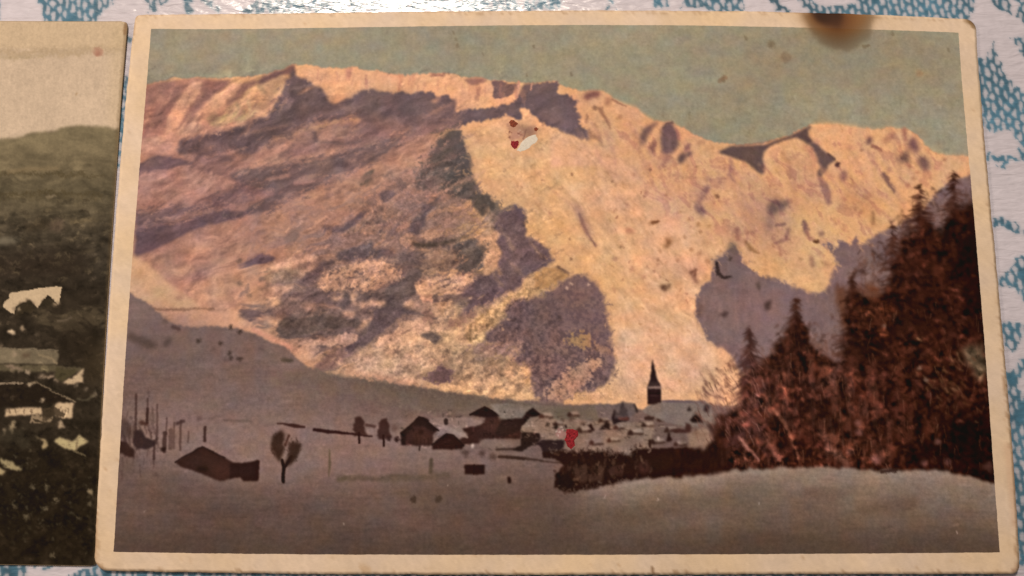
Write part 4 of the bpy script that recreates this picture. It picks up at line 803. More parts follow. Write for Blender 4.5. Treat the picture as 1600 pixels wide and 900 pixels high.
    V4.poly([(930, 740), (1080, 720), (1080, 800), (960, 800)], (76, 50, 43), soft=6, a=0.7, mott=0.9, field='down')
    V4.poly([(500, 800), (600, 770), (660, 860), (640, 930), (520, 930)], (38, 26, 21), soft=5, a=0.8)
    V4.line([(0, 645), (200, 650), (480, 690), (540, 690)], [14, 26, 10, 12], (67, 48, 41), soft=4, a=0.8)
    V4.poly([(70, 820), (105, 815), (105, 868), (75, 870)], (46, 28, 24), soft=2)
    for i in range(150):
        x = rng.uniform(480, 1350); y = rng.uniform(600, 900)
        if y > 960 - (x - 480) * 0.14: continue
        c = rng.choice([(38, 24, 21), (33, 21, 17), (72, 48, 40), (60, 38, 33), (104, 76, 60)])
        V4.line([(x, y), (x + rng.gauss(0, 14), y + rng.uniform(-40, 40))], rng.uniform(8, 26), c, soft=2.2, rough=2, a=rng.uniform(0.2, 0.6))
    for i in range(170):
        x = rng.uniform(200, 1500); y = rng.gauss(400, 70)
        c = rng.choice([(79, 62, 53), (152, 130, 112), (64, 48, 43), (160, 138, 120), (112, 92, 80)])
        V4.line([(x, y), (x + rng.uniform(6, 40), y + rng.uniform(-8, 14))], rng.uniform(6, 16), c, soft=1.8, rough=1.5, a=rng.uniform(0.15, 0.5))
    for i in range(110):
        x = rng.uniform(150, 1350); y = rng.uniform(220, 570)
        f = rng.choice([0.75, 0.85, 1.15, 1.25])
        px_ = 600 + x / 5.625; py_ = 600 + y / 5.625
        P.dab(px_, py_, rng.uniform(2, 6), math.radians(rng.choice([0, 30, -30, 90])), rng.uniform(1.5, 3.5), [f, f, f], soft=1.2, rough=0.3)
    for (hx, hy, hw) in ((868, 662, 8), (905, 672, 9), (938, 657, 8), (962, 668, 8), (985, 676, 9), (1006, 664, 8), (1042, 672, 9), (1066, 660, 8), (1088, 676, 9), (952, 688, 9), (1020, 690, 9), (1056, 694, 8), (924, 692, 8), (846, 650, 7), (890, 648, 7), (1030, 655, 7)):
        w_ = hw * rng.uniform(0.85, 1.2); h_ = w_ * 0.55; L = w_ * rng.uniform(1.2, 1.9)
        pr = Pen(cv, 0, 0, 1, 0.4, 0.3)
        pr.poly([(hx, hy - h_), (hx + L, hy - h_ - 1), (hx + L + w_ * 0.5, hy), (hx + w_ * 0.5, hy + 0.5)], rng.choice([(150, 130, 114), (142, 122, 108), (156, 136, 120)]), soft=1.6, rough=1, a=0.85)
        pr.poly([(hx + w_ * 0.5, hy + 0.5), (hx + L + w_ * 0.5, hy), (hx + L + w_ * 0.45, hy + h_ * 0.7), (hx + w_ * 0.5, hy + h_ * 0.8)], rng.choice([(74, 52, 44), (88, 62, 52), (64, 44, 38)]), soft=1.6, rough=1, a=0.8)
        pr.poly([(hx - w_ * 0.5, hy), (hx, hy - h_), (hx + w_ * 0.5, hy), (hx + w_ * 0.48, hy + h_ * 0.8), (hx - w_ * 0.46, hy + h_ * 0.8)], rng.choice([(58, 38, 33), (66, 44, 37), (76, 48, 40)]), soft=1.6, rough=1, a=0.85)
    # church
    V5.poly([(410, 430), (560, 425), (800, 435), (850, 485), (890, 560), (890, 640), (640, 660), (470, 620), (280, 540), (240, 510), (300, 465)], (128, 114, 104), soft=2.5, rough=1.2)
    V5.line([(430, 430), (600, 432), (790, 440)], 20, (108, 90, 92), soft=3, a=0.8)
    V5.poly([(0, 470), (70, 435), (150, 445), (180, 460), (200, 520), (170, 560), (0, 590)], (100, 86, 82), soft=3, a=0.6)
    V5.poly([(290, 460), (288, 310), (312, 255), (322, 180), (335, 65), (352, 130), (368, 210), (382, 255), (405, 290), (410, 440), (340, 465)], (60, 43, 41), soft=1.6, rough=0.7)
    V5.poly([(292, 302), (408, 298), (410, 324), (292, 326)], (146, 120, 106), soft=1.6, a=0.95)
    V5.poly([(318, 262), (378, 262), (400, 292), (340, 300), (300, 295)], (76, 58, 53), soft=2.5, a=0.8)
    V5.poly([(294, 330), (406, 328), (408, 440), (300, 452)], (53, 34, 34), soft=3, a=0.8)
    V5.line([(305, 365), (400, 362)], 8, (38, 26, 26), soft=2, a=0.8)
    V5.line([(320, 385), (385, 385)], 12, (83, 57, 53), soft=3, a=0.5)
    V5.poly([(660, 600), (710, 545), (740, 560), (785, 615), (690, 622)], (41, 28, 26), soft=2.2)
    V5.poly([(640, 515), (655, 475), (680, 515)], (57, 45, 43), soft=2.5)
    V5.poly([(780, 520), (800, 450), (830, 480), (830, 530)], (62, 46, 45), soft=4, a=0.9)
    V5.poly([(480, 680), (560, 670), (620, 680), (630, 620), (670, 640), (670, 710), (540, 710)], (72, 46, 41), soft=4, a=0.9)
    V5.poly([(455, 790), (478, 700), (510, 780)], (53, 33, 29), soft=2.5)
    V5.poly([(260, 590), (300, 560), (345, 585), (330, 602)], (69, 50, 45), soft=3, a=0.9)
    V5.poly([(800, 620), (900, 640), (960, 700), (900, 800), (850, 720)], (57, 38, 33), soft=6, a=0.85)
    V5.poly([(380, 740), (395, 745), (392, 780), (382, 775)], (190, 165, 148), soft=2, a=0.9)
    V5.poly([(640, 720), (790, 660), (870, 740), (820, 850), (660, 850)], (146, 120, 98), soft=5, a=0.8)
    V5.line([(310, 780), (312, 830)], 22, (55, 34, 29), soft=3, a=0.8)
    V5.poly([(600, 720), (620, 740), (610, 800), (580, 830)], (100, 78, 66), soft=5, a=0.7)

    break_edge(V4, [(380, 600), (560, 585), (920, 595), (1160, 620), (1175, 575), (1350, 568)], (58, 38, 32), (120, 98, 84), step=1.6, reach=4, size=(2, 6), ang=(-60, 40))
    break_edge(V4, [(480, 900), (600, 950), (900, 895), (1100, 850), (1350, 840)], (56, 37, 31), (104, 84, 72), step=1.6, reach=4, size=(2, 6), ang=(-70, 40))
    # --- forest
    BR = (54, 32, 24); RD = (92, 52, 38)
    forest = topx(G, [(340, 900), (345, 760), (400, 690), (480, 640), (560, 560), (590, 480), (625, 410), (660, 480), (700, 560), (720, 620), (850, 660), (875, 560), (870, 420), (875, 340), (900, 300), (960, 340), (1050, 340), (1090, 220), (1130, 80), (1190, 0)]) + topx(C_, [(1310, 780), (1350, 700), (1400, 740), (1450, 780), (1500, 690), (1560, 640), (1700, 620)]) + [(1700, 700), (1700, 790)] + topx(H_, [(1600, 815), (1480, 780), (1350, 760), (1200, 752), (1040, 760), (900, 748), (760, 738), (640, 742), (450, 750), (330, 752), (270, 768), (150, 778), (0, 795), (0, 650), (200, 640), (230, 480)])
    def bough(x, y, L, an, w, c, a):
        P.line([(x, y), (x + L * math.cos(an), y + L * math.sin(an))], [w, w * 0.5], c, soft=1.4, rough=0.5, a=a)
    # sunlit reddish larch haze in front of the slope
    G.poly([(690, 560), (860, 560), (860, 700), (700, 700)], (120, 92, 84), soft=12, a=0.5)
    G.poly([(800, 260), (1060, 260), (1080, 560), (880, 560)], (104, 66, 48), soft=14, a=0.85, mott=0.6, field='down')
    P.poly(forest, BR, soft=4, rough=4)
    def conifer(tx, ty, bx_, by, hw, nb, cols, lean=0.45, a=0.85):
        for i in range(nb):
            t = rng.random() ** 0.85
            x = tx + (bx_ - tx) * t + rng.gauss(0, 2); y = ty + (by - ty) * t
            sd = rng.choice([-1, 1]); L = hw * (0.10 + 0.9 * t ** 0.8) * rng.uniform(0.3, 1.1)
            an = rng.uniform(lean - 0.35, lean + 0.35)
            an = an if sd > 0 else math.pi - an
            bough(x, y, L, an, rng.uniform(2.5, 7.0) * (0.6 + 0.5 * t), rng.choice(cols), a * rng.uniform(0.35, 0.85))
        P.line([(tx, ty), (bx_, by)], [0.6, 5], VDK, soft=2.0, rough=0.8, a=0.4)
    darks = [(54, 29, 23), (64, 36, 28), (46, 26, 21), (74, 43, 34), (84, 50, 40)]
    conifer(1171, 508, 1176, 690, 52, 330, [(72, 46, 42), (62, 40, 36), (80, 50, 44)], 0.6)
    conifer(1243, 465, 1256, 700, 66, 420, darks, 0.55)
    conifer(1218, 520, 1230, 700, 40, 100, darks, 0.8)
    conifer(1331, 430, 1332, 660, 54, 330, [(60, 34, 26), (76, 44, 32), (50, 28, 22)], 0.5)
    conifer(1395, 352, 1390, 640, 58, 400, darks, 0.4)
    conifer(1438, 288, 1432, 640, 74, 560, darks, 0.25)
    conifer(1490, 266, 1500, 640, 74, 560, darks, 0.35)
    conifer(1545, 330, 1540, 640, 60, 150, darks, 0.35)
    # loose bare boughs that break up the outline of the wood
    for (x0, y0, x1, y1, nn) in ((1150, 640, 1180, 540, 70), (1190, 600, 1240, 500, 110), (1262, 520, 1300, 620, 150), (1290, 600, 1330, 560, 110), (1310, 560, 1330, 450, 110), (1340, 440, 1385, 400, 110), (1385, 400, 1430, 330, 110), (1450, 340, 1480, 320, 70), (1500, 310, 1530, 330, 80)):
        for i in range(nn):
            t = rng.random()
            x = x0 + (x1 - x0) * t + rng.gauss(0, 12); y = y0 + (y1 - y0) * t + rng.gauss(0, 16)
            c = rng.choice([(84, 54, 46), (70, 44, 36), (100, 66, 54), (58, 36, 30), (112, 78, 66)])
            bough(x, y, rng.uniform(4, 15), math.radians(rng.choice([rng.uniform(15, 70), rng.uniform(110, 165), rng.uniform(60, 120)])), rng.uniform(1.5, 6), c, rng.uniform(0.15, 0.5))
    # interior texture of the wood
    inner = [(1150, 700), (1170, 620), (1230, 560), (1330, 560), (1330, 420), (1390, 380), (1420, 330), (1510, 300), (1535, 560), (1552, 745), (1400, 735), (1250, 728), (1150, 735)]
    bx, m = cv.pmask(P.pts(forest), 5, 3)
    ftex = 0.6 * n['down'][bx] + 0.6 * n['blob'][bx]
    k = (m * sstep(0.15, 1.2, ftex) * 0.75)[..., None]
    cv.c[bx] = cv.c[bx] * (1 - k) + np.array([84, 48, 36]) * k
    k = (m * sstep(0.3, 1.4, -ftex) * 0.8)[..., None]
    cv.c[bx] = cv.c[bx] * (1 - k) + np.array([30, 18, 14]) * k
    fm = np.zeros(cv.X.shape, np.float32); fm[bx] = m
    for i in range(1700):
        x = rng.uniform(1140, 1552); y = rng.uniform(470, 750)
        q = P.pts([(x, y)])[0].astype(int)
        if not (0 <= q[0] < cv.w and 0 <= q[1] < cv.h) or fm[q[1], q[0]] < 0.6: continue
        c = rng.choice([(98, 56, 42), (84, 48, 36), (112, 68, 50), (40, 24, 18), (34, 20, 16), (60, 36, 26), (46, 28, 20)])
        if x > 1440: c = tuple(v * 0.82 for v in c)
        bough(x, y, rng.uniform(4, 13), math.radians(rng.choice([rng.uniform(20, 75), rng.uniform(-70, 0), rng.uniform(60, 110)])), rng.uniform(1.8, 6), c, rng.uniform(0.3, 0.7))
    for i in range(320):
        x = rng.uniform(1330, 1545); y = rng.uniform(340, 560)
        q = P.pts([(x, y)])[0].astype(int)
        if not (0 <= q[0] < cv.w and 0 <= q[1] < cv.h) or fm[q[1], q[0]] < 0.6: continue
        c = rng.choice([(66, 38, 28), (84, 48, 36), (40, 22, 18), (32, 18, 14), (74, 40, 30)])
        bough(x, y, rng.uniform(4, 12), math.radians(rng.uniform(-10, 60)), rng.uniform(2, 6), c, rng.uniform(0.3, 0.6))
    G.poly([(1420, 60), (1530, -200), (1640, 200), (1640, 520), (1540, 500), (1470, 300)], (32, 18, 14), soft=16, a=0.85)
    G.poly([(1060, 360), (1200, 320), (1420, 380), (1380, 560), (1200, 580), (1080, 560)], (46, 28, 22), soft=16, a=0.5)
    G.poly([(880, 540), (1080, 520), (1060, 640), (900, 640)], (36, 22, 18), soft=14, a=0.8)
    H_.poly([(1380, 500), (1600, 420), (1620, 800), (1480, 760), (1380, 720)], (28, 16, 14), soft=16, a=0.85)
    H_.poly([(640, 430), (860, 430), (860, 540), (720, 560)], (34, 22, 18), soft=14, a=0.6)
    H_.poly([(1180, 620), (1380, 600), (1400, 720), (1200, 730)], (34, 20, 18), soft=12, a=0.7)
    H_.poly([(0, 660), (280, 650), (300, 760), (0, 785)], (42, 26, 22), soft=8, a=0.7)
    # pale gap in the branches at the right
    G.poly([(1450, 610), (1500, 570), (1550, 580), (1570, 640), (1570, 740), (1530, 740), (1500, 690)], (108, 98, 74), soft=8, rough=4, a=0.8)
    for i in range(120):
        x = 1480 + rng.gauss(0, 22); y = 595 + rng.gauss(0, 28)
        if x > 1546: continue
        c = rng.choice([(124, 84, 56), (110, 72, 48), (140, 106, 76), (60, 36, 26), (44, 26, 20)])
        bough(x, y, rng.uniform(4, 12), math.radians(rng.uniform(20, 80)), rng.uniform(2, 5), c, rng.uniform(0.35, 0.75))
    for i in range(70):
        x = 1365 + rng.gauss(0, 16); y = 490 + rng.gauss(0, 26)
        bough(x, y, rng.uniform(4, 12), math.radians(rng.uniform(-20, 50)), rng.uniform(2, 6), rng.choice([(116, 66, 44), (132, 80, 54), (96, 54, 38)]), rng.uniform(0.3, 0.6))
    # fringe of bare twigs on the left of the wood
    for i in range(150):
        x = rng.uniform(1085, 1180); y = rng.uniform(560, 665)
        if (1180 - x) * 0.9 > (y - 520): continue
        c = rng.choice([(120, 84, 72), (100, 66, 58), (84, 52, 46), (140, 100, 84)])
        bough(x, y, rng.uniform(5, 16), math.radians(rng.uniform(25, 70)), rng.uniform(1.2, 3.6), c, rng.uniform(0.35, 0.8))
    for (x0, y0, x1, y1) in ((140, 260, 250, 440), (170, 230, 260, 400), (120, 350, 210, 430), (210, 300, 230, 430)):
        H_.line([(x0, y0), (x1, y1)], 6, (150, 112, 92), soft=1.6, a=0.7)
    H_.line([(335, 585), (380, 640), (435, 700)], [12, 18, 12], (132, 92, 76), soft=1.8)
    H_.line([(515, 450), (560, 510), (600, 600), (640, 720)], [16, 20, 12, 8], (116, 78, 60), soft=2, a=0.85)
    H_.line([(470, 580), (500, 640), (540, 700)], 26, (110, 72, 58), soft=5, a=0.7)
    H_.line([(790, 640), (850, 690), (870, 720)], 34, (116, 80, 64), soft=6, a=0.7)
    H_.poly([(700, 560), (820, 570), (900, 620), (880, 640), (760, 600)], (108, 68, 52), soft=6, a=0.7, mott=0.7, field='fine')
    H_.dots([(1010, 690), (930, 515), (935, 560), (1025, 705), (1330, 610), (1260, 715), (1380, 710), (890, 660)], 16, (126, 88, 78), soft=4, a=0.7)
    H_.poly([(1545, 720), (1575, 700), (1600, 705), (1600, 770), (1560, 775)], (84, 58, 50), soft=6, a=0.8)
    H_.dots([(1272, 300), (1240, 243), (1060, 30)], 10, (150, 124, 104), soft=2.5, a=0.8)
    bx, m = cv.pmask(P.pts(forest), 5, 3)
    cv.c[bx] *= 1 - m[..., None] * (1 - np.array([0.92, 0.89, 0.90]))
    for i in range(2400):
        x, y = rng.uniform(1140, 1552), rng.uniform(300, 745)
        q = P.pts([(x, y)])[0].astype(int)
        if not (0 <= q[0] < cv.w and 0 <= q[1] < cv.h) or fm[q[1], q[0]] < 0.5: continue
        f = rng.choice([rng.uniform(0.45, 0.8), rng.uniform(1.1, 1.55)])
        P.dab(x, y, rng.uniform(3, 11), math.radians(rng.uniform(-60, 80)), rng.uniform(2, 7), [f, f, f], soft=1.8, rough=1.6)
    fb = np.zeros(cv.X.shape, np.float32); bx, m = cv.pmask(P.pts([(1080, 560), (1160, 480), (1240, 440), (1330, 410), (1430, 270), (1500, 250), (1560, 280), (1580, 760), (1080, 700)]), 12, 3); fb[bx] = m
    for i in range(3):
        ch = cv.c[..., i]; cv.c[..., i] = ch + fb * 0.65 * (blur(ch, 2) - ch)
    cv.c *= 1 + fm[..., None] * np.array([0.05, 0.03, 0.02])
    for i in range(150):
        x = rng.uniform(1088, 1200); y = rng.uniform(545, 690)
        if (1190 - x) * 0.9 > (y - 520): continue
        P.line([(x, y), (x + rng.uniform(3, 9), y + rng.uniform(5, 16))], [rng.uniform(0.8, 1.6), 0.6], rng.choice([(110, 76, 66), (90, 58, 50), (72, 44, 38), (128, 92, 78)]), soft=1.1, rough=0.3, a=rng.uniform(0.3, 0.7))
    for i in range(260):
        x = rng.uniform(1160, 1545); y = rng.uniform(470, 735)
        q = P.pts([(x, y)])[0].astype(int)
        if fm[q[1], min(q[0], cv.w - 1)] < 0.7: continue
        P.line([(x, y), (x + rng.uniform(-5, 6), y + rng.uniform(6, 22))], [rng.uniform(0.8, 1.8), 0.6], rng.choice([(112, 74, 56), (96, 60, 46), (30, 18, 15), (128, 88, 68)]), soft=1.2, rough=0.4, a=rng.uniform(0.25, 0.6))
    bx, m = cv.pmask(P.pts([(1140, 600), (1200, 560), (1330, 570), (1400, 600), (1390, 730), (1150, 740), (1110, 700)]), 20, 4)
    cv.c[bx] *= 1 + m[..., None] * np.array([0.20, 0.18, 0.18])
    cv.c[bx] += (m * 5 * np.clip(n['down'][bx] + 0.4, 0, 2))[..., None]
    # --- front snow mound
    mound = topx(T(800, 675), [(240, 400), (360, 388), (480, 358), (620, 332), (740, 303), (900, 292), (1080, 282), (1300, 266), (1380, 238)]) + topx(H_, [(330, 750), (450, 746), (640, 739), (760, 735), (900, 745), (1040, 756), (1200, 748), (1350, 756), (1480, 776), (1600, 815), (1680, 840)]) + [(1600, 900), (700, 900), (800, 800)]
    bx, m = cv.pmask(P.pts(mound), 2.5, 1.0)
    ytop = np.interp(cv.X[bx], *zip(*[(P.pts([p])[0][0], P.pts([p])[0][1]) for p in mound[:19]]))
    g = np.clip((cv.Y[bx] - ytop) / 125, 0, 1)[..., None]
    shade = np.array([144, 126, 109]) * (1 - g) ** 1.3 + np.array([93, 76, 64]) * (1 - (1 - g) ** 1.3)
    shade = shade * (1 + 0.008 * n['horiz'][bx] + 0.025 * n['big'][bx] + 0.014 * n['flat'][bx])[..., None]
    left = sstep(0, 130, cv.X[bx] - P.pts([(860, 770)])[0][0])
    k = (m * left)[..., None]
    cv.c[bx] = cv.c[bx] * (1 - k) + shade * k
    P.poly([(780, 828), (900, 800), (1100, 770), (1250, 765), (1120, 790), (960, 830), (860, 862), (740, 862)], (92, 76, 62), soft=14, a=0.55)
    P.poly([(1260, 762), (1340, 765), (1300, 785), (1250, 775)], (112, 92, 80), soft=8, a=0.7)
    P.poly([(1340, 790), (1440, 775), (1420, 800), (1330, 802)], (104, 86, 72), soft=9, a=0.7)
    P.poly([(900, 838), (1100, 830), (1080, 850), (920, 852)], (112, 95, 82), soft=10, a=0.5)
    P.poly([(170, 835), (1570, 838), (1570, 880), (160, 880)], (86, 71, 60), soft=12, a=0.6)
    P.line([(1400, 735), (1378, 738)], 5, (60, 40, 34), soft=2, a=0.8)
    # dim patches in the snowfield
    P.poly([(620, 765), (680, 760), (700, 790), (640, 795)], (104, 85, 72), soft=9, a=0.7)
    P.dots([(646, 781), (685, 780)], 5, (74, 58, 48), soft=2.5, a=0.85)
    P.line([(530, 748), (560, 745), (600, 750), (700, 742)], 8, (100, 84, 70), soft=5, a=0.6)
    P.poly([(700, 770), (860, 770), (860, 830), (700, 840)], (104, 84, 70), soft=25, a=0.5)
    for x, y in ((536, 817), (227, 797), (1028, 778), (1185, 785), (945, 774), (1494, 831), (701, 757)):
        P.line([(x, y), (x + rng.uniform(-2, 2), y + 3)], 1.6, (170, 150, 134), soft=1, a=0.7)
    for i in range(900):
        x, y = rng.uniform(180, 1560), rng.uniform(560, 862)
        if y < 560 + (x - 480) * 0.16: continue
        if x > 870 and y < 760: continue
        f = 1 + rng.choice([-1, 1]) * rng.uniform(0.015, 0.06)
        P.dab(x, y, rng.uniform(4, 26), math.radians(rng.gauss(-4, 8)), rng.uniform(1.5, 5), [f, f, f], soft=1.8, rough=1.0)
    # soft halftone print: slight bleed, then blotches, speckle, fibres and grain
    bx, m = cv.pmask(P.pts([(420, 420), (560, 330), (700, 215), (740, 300), (800, 340), (860, 405), (800, 440), (960, 560), (950, 630), (800, 630), (540, 590), (430, 520)]), 14, 3)
    k = m * (0.026 * n['fine'][bx] + 0.018 * n['grain'][bx])
    cv.c[bx] *= (1 + k)[..., None]
    for i in range(3):                                # the engraver's contrast: crisp local edges
        ch = cv.c[..., i]
        cv.c[..., i] = np.clip(0.6 * ch + 0.4 * blur(ch, 1) + 0.12 * (ch - blur(ch, 3)) + 0.20 * (ch - blur(ch, 9)), 8, 250)
    lum = cv.c.mean(-1) / 255.0
    hill = np.zeros(cv.X.shape, np.float32); hb, hm = cv.pmask(P.pts(ridge + [(1560, 740), (1100, 660), (160, 660)]), 3, 1); hill[hb] = hm
    mod = (0.005 * n['blob'] + 0.011 * n['fine'] + 0.008 * n['streak']) * hill + (0.006 * n['blob'] + 0.010 * n['fine']) * (1 - hill) + 0.006 * n['fine'] * sstep(560, 640, cv.Y) + 0.008 * n['grain'] * sstep(540, 640, cv.Y)
    cv.c *= (1 + mod)[..., None]
    warm = 0.013 * fbm(cv.X / 22, cv.Y / 22, 3, 511); green = 0.008 * fbm(cv.X / 30, cv.Y / 18, 3, 613)
    cv.c *= np.stack([1 + 0.6 * warm, 1 + green, 1 - warm], -1)
    cv.c *= (np.array([0.985, 0.945, 0.915]) + np.array([0.0, -0.010, 0.060]) * lum[..., None] * body[..., None]) * (0.93 + 0.17 * lum[..., None])
    gfac = 1 + 0.012 * n['grain'] + 0.008 * n['fine'] + 0.004 * n['vert'] + 0.003 * n['horiz']
    cv.c *= gfac[..., None]
    tint = 0.010 * fbm(cv.X / 26, cv.Y / 26, 2, 321)
    cv.c *= np.stack([1 + tint, 1 + 0 * tint, 1 - tint], -1)
    return cv

# ------------------------------------------------------------------ the sepia landscape print
def paint_valley():
    cv = Canvas(-110 * MM, -55 * MM, -52 * MM, 52 * MM, old_height, seed=17)
    n = cv.n
    P = Pen(cv, 0, 0, 1)
    L1, L2 = Pen(cv, 0, 20, 900 / 210), Pen(cv, 0, 230, 900 / 210)
    L3, L4, L5 = [Pen(cv, 0, y, 900 / 170, 0.35) for y in (430, 580, 730)]
    rng = random.Random(9)
    cv.c[:] = (205, 178, 146)
    cv.c *= (1 + 0.012 * n['big'] + 0.010 * n['blob'])[..., None]
    L1.poly([(-900, 40), (900, 40), (900, 235), (-900, 240)], (206, 177, 138), soft=4, a=0.8)
    L1.line([(-900, 275), (0, 272), (250, 268), (450, 258), (640, 250), (830, 240)], [50, 50, 48, 46, 30, 24], (182, 155, 118), soft=9, rough=3, a=0.75)
    L1.line([(-500, 305), (120, 300), (300, 290)], 12, (168, 146, 108), soft=6, a=0.5)
    L1.line([(658, 268)], 72, (184, 138, 110), soft=4, rough=1.2, a=0.85)
    L1.line([(655, 275)], 30, (172, 118, 92), soft=6, a=0.6)
    L1.line([(510, 545)], 14, (172, 140, 100), soft=3, a=0.8)
    L1.poly([(760, 60), (860, 60), (800, 780), (740, 780)], (200, 172, 130), soft=10, a=0.5)
    # hillside
    hill = [(-1200, 1100), (-600, 930), (-300, 870), (0, 850), (100, 835), (220, 798), (330, 790), (420, 765), (480, 755), (600, 758), (720, 768), (900, 775), (900, 4200), (-1200, 4200)]
    bx, m = cv.pmask(L1.pts(hill), 2.5, 1.5)
    y0 = L1.pts([(400, 770)])[0][1]
    yy = np.clip((cv.Y[bx] - y0) / 235, 0, 1.2)
    keys = [(0, (132, 119, 86)), (0.25, (121, 108, 78)), (0.5, (98, 88, 64)), (0.7, (78, 69, 52)), (0.9, (60, 53, 41)), (1.2, (52, 46, 36))]
    base = np.stack([np.interp(yy, [k[0] for k in keys], [k[1][i] for k in keys]) for i in range(3)], -1)
    tex = 0.07 * n['flat'][bx] + 0.05 * n['blob'][bx]
    base = base * (1 + tex * np.clip(0.4 + yy * 1.4, 0, 2.0))[..., None]
    cv.c[bx] = cv.c[bx] * (1 - m[..., None]) + base * m[..., None]
    for y, a in ((180, 0.7), (310, 0.8), (340, 0.4)):
        L2.line([(-300, y + 10), (100, y + 6), (400, y), (700, y + 5)], [8, 16, 20, 8], (84, 72, 46), soft=4, rough=3, a=a)
    L2.line([(60, 165), (200, 150), (380, 140)], 26, (146, 126, 88), soft=6, a=0.6)
    L2.line([(320, 335), (370, 330)], 18, (160, 142, 108), soft=4, a=0.7)
    L2.line([(480, 500), (600, 485)], 26, (138, 120, 84), soft=6, a=0.7)
    L2.poly([(160, 520), (320, 480), (330, 540), (170, 570)], (66, 56, 40), soft=8, a=0.8)
    L2.poly([(330, 490), (420, 480), (420, 560), (340, 560)], (112, 92, 72), soft=8, a=0.7)
    L2.poly([(-200, 640), (0, 620), (150, 610), (140, 635), (40, 665), (-200, 690)], (134, 124, 98), soft=5, rough=3, a=0.85)
    L2.poly([(-200, 730), (300, 690), (560, 700), (600, 900), (-200, 900)], (56, 45, 34), soft=16, a=0.7)
    for i in range(220):
        x = rng.uniform(-300, 760); y = rng.uniform(330, 900)
        c = rng.choice([(118, 102, 72), (132, 116, 82), (66, 56, 40), (54, 45, 33), (92, 80, 56)])
        L2.line([(x, y), (x + rng.uniform(8, 40), y + rng.uniform(-10, 10))], rng.uniform(8, 26), c, soft=3, rough=2.5, a=rng.uniform(0.15, 0.45))
    # dark woods and village
    base_d = (52, 44, 33)
    P.poly([(-300, 445), (165, 440), (150, 890), (-300, 890)], base_d, soft=10, vary=0.10, field='blob', a=0.95)
    P.poly([(-300, 700), (165, 700), (150, 890), (-300, 890)], (38, 31, 22), soft=20, vary=0.12, field='blob', a=0.9)
    L3.poly([(300, 300), (480, 290), (650, 300), (880, 300), (870, 420), (700, 440), (480, 400), (330, 360)], (92, 80, 58), soft=14, a=0.75, mott=1.6, thr=0.55, field='flat')
    L3.line([(480, 380), (560, 370), (590, 350)], 16, (140, 122, 96), soft=5, a=0.7)
    L3.poly([(700, 560), (880, 560), (860, 900), (720, 900)], (76, 62, 40), soft=16, a=0.6)
    L3.poly([(500, 400), (760, 420), (760, 700), (520, 680)], (44, 36, 26), soft=16, a=0.7)
    PA = (200, 172, 134)
    L3.poly([(22, 260), (40, 215), (75, 195), (80, 150), (200, 128), (340, 105), (470, 92), (512, 92), (495, 210), (480, 240), (420, 180), (395, 160), (350, 215), (310, 275), (280, 240), (250, 215), (190, 225), (130, 260), (115, 320), (80, 305)], PA, soft=1.4, rough=0.4)
    L3.poly([(150, 230), (230, 215), (285, 240), (280, 310), (130, 340), (115, 290)], (58, 49, 34), soft=3, rough=3)
    L3.poly([(330, 260), (395, 165), (440, 215), (440, 260), (340, 290)], (56, 48, 34), soft=2.5, rough=3)
    L3.dots([(450, 240), (480, 225), (150, 285)], 15, (160, 138, 104), soft=3, a=0.8)
    L3.poly([(50, 465), (90, 445), (125, 465), (138, 500), (90, 495)], (190, 165, 130), soft=3)
    L3.poly([(165, 425), (195, 415), (215, 450), (185, 470)], (168, 146, 112), soft=4, a=0.9)
    L3.dots([(305, 490), (5, 405), (5, 585)], 14, (130, 112, 86), soft=4, a=0.7)
    # roofs
    L3.poly([(-200, 600), (0, 605), (260, 610), (470, 620), (485, 660), (470, 740), (300, 735), (0, 730), (-200, 725)], (124, 111, 84), soft=2, rough=0.6, vary=0.05, field='blob')
    L3.line([(0, 603), (260, 612), (475, 622)], 8, (150, 134, 104), soft=2, a=0.7)
    L3.line([(330, 660), (420, 690), (470, 730)], 20, (150, 132, 98), soft=4, a=0.8)
    L3.poly([(180, 640), (250, 640), (240, 680), (190, 680)], (88, 70, 52), soft=6, a=0.7)
    L3.poly([(-200, 735), (0, 740), (450, 745), (690, 770), (690, 800), (0, 800), (-200, 790)], (96, 86, 62), soft=3, rough=0.8)
    L3.poly([(30, 760), (100, 755), (185, 780), (180, 800), (110, 790)], (148, 126, 100), soft=3, rough=2, a=0.9)
    L3.dots([(235, 800), (120, 650), (345, 840)], 18, (164, 142, 112), soft=4, a=0.8)
    L3.poly([(520, 890), (620, 825), (690, 780), (690, 890), (560, 905)], (196, 168, 130), soft=2)
    L3.poly([(470, 770), (640, 780), (600, 830), (520, 880), (440, 850)], (80, 72, 48), soft=3)
    L3.poly([(350, 850), (400, 845), (450, 810), (420, 855), (380, 860)], (180, 154, 122), soft=2.5)
    L3.poly([(440, 850), (490, 870), (480, 885), (450, 875)], (150, 128, 100), soft=2.5)
    L4.poly([(-200, 95), (0, 100), (190, 100), (310, 95), (620, 250), (460, 260), (280, 290), (0, 300), (-200, 310)], (40, 32, 24), soft=2)
    L4.line([(-200, 95), (0, 100), (190, 100)], 13, (158, 138, 108), soft=2)
    L4.line([(240, 95), (300, 92), (400, 145), (500, 195), (620, 250)], [20, 12, 10, 10, 14], (140, 122, 92), soft=2, a=0.9)
    L4.dots([(250, 105), (232, 15), (350, 240)], 17, (170, 150, 118), soft=3, a=0.85)
    L4.poly([(42, 374), (46, 314), (150, 306), (345, 298), (350, 352), (240, 362), (150, 366)], (202, 172, 132), soft=1.6, rough=0.6)
    L4.poly([(440, 300), (470, 260), (622, 262), (602, 290), (596, 388), (520, 388), (450, 372)], (204, 174, 134), soft=1.6, rough=0.6)
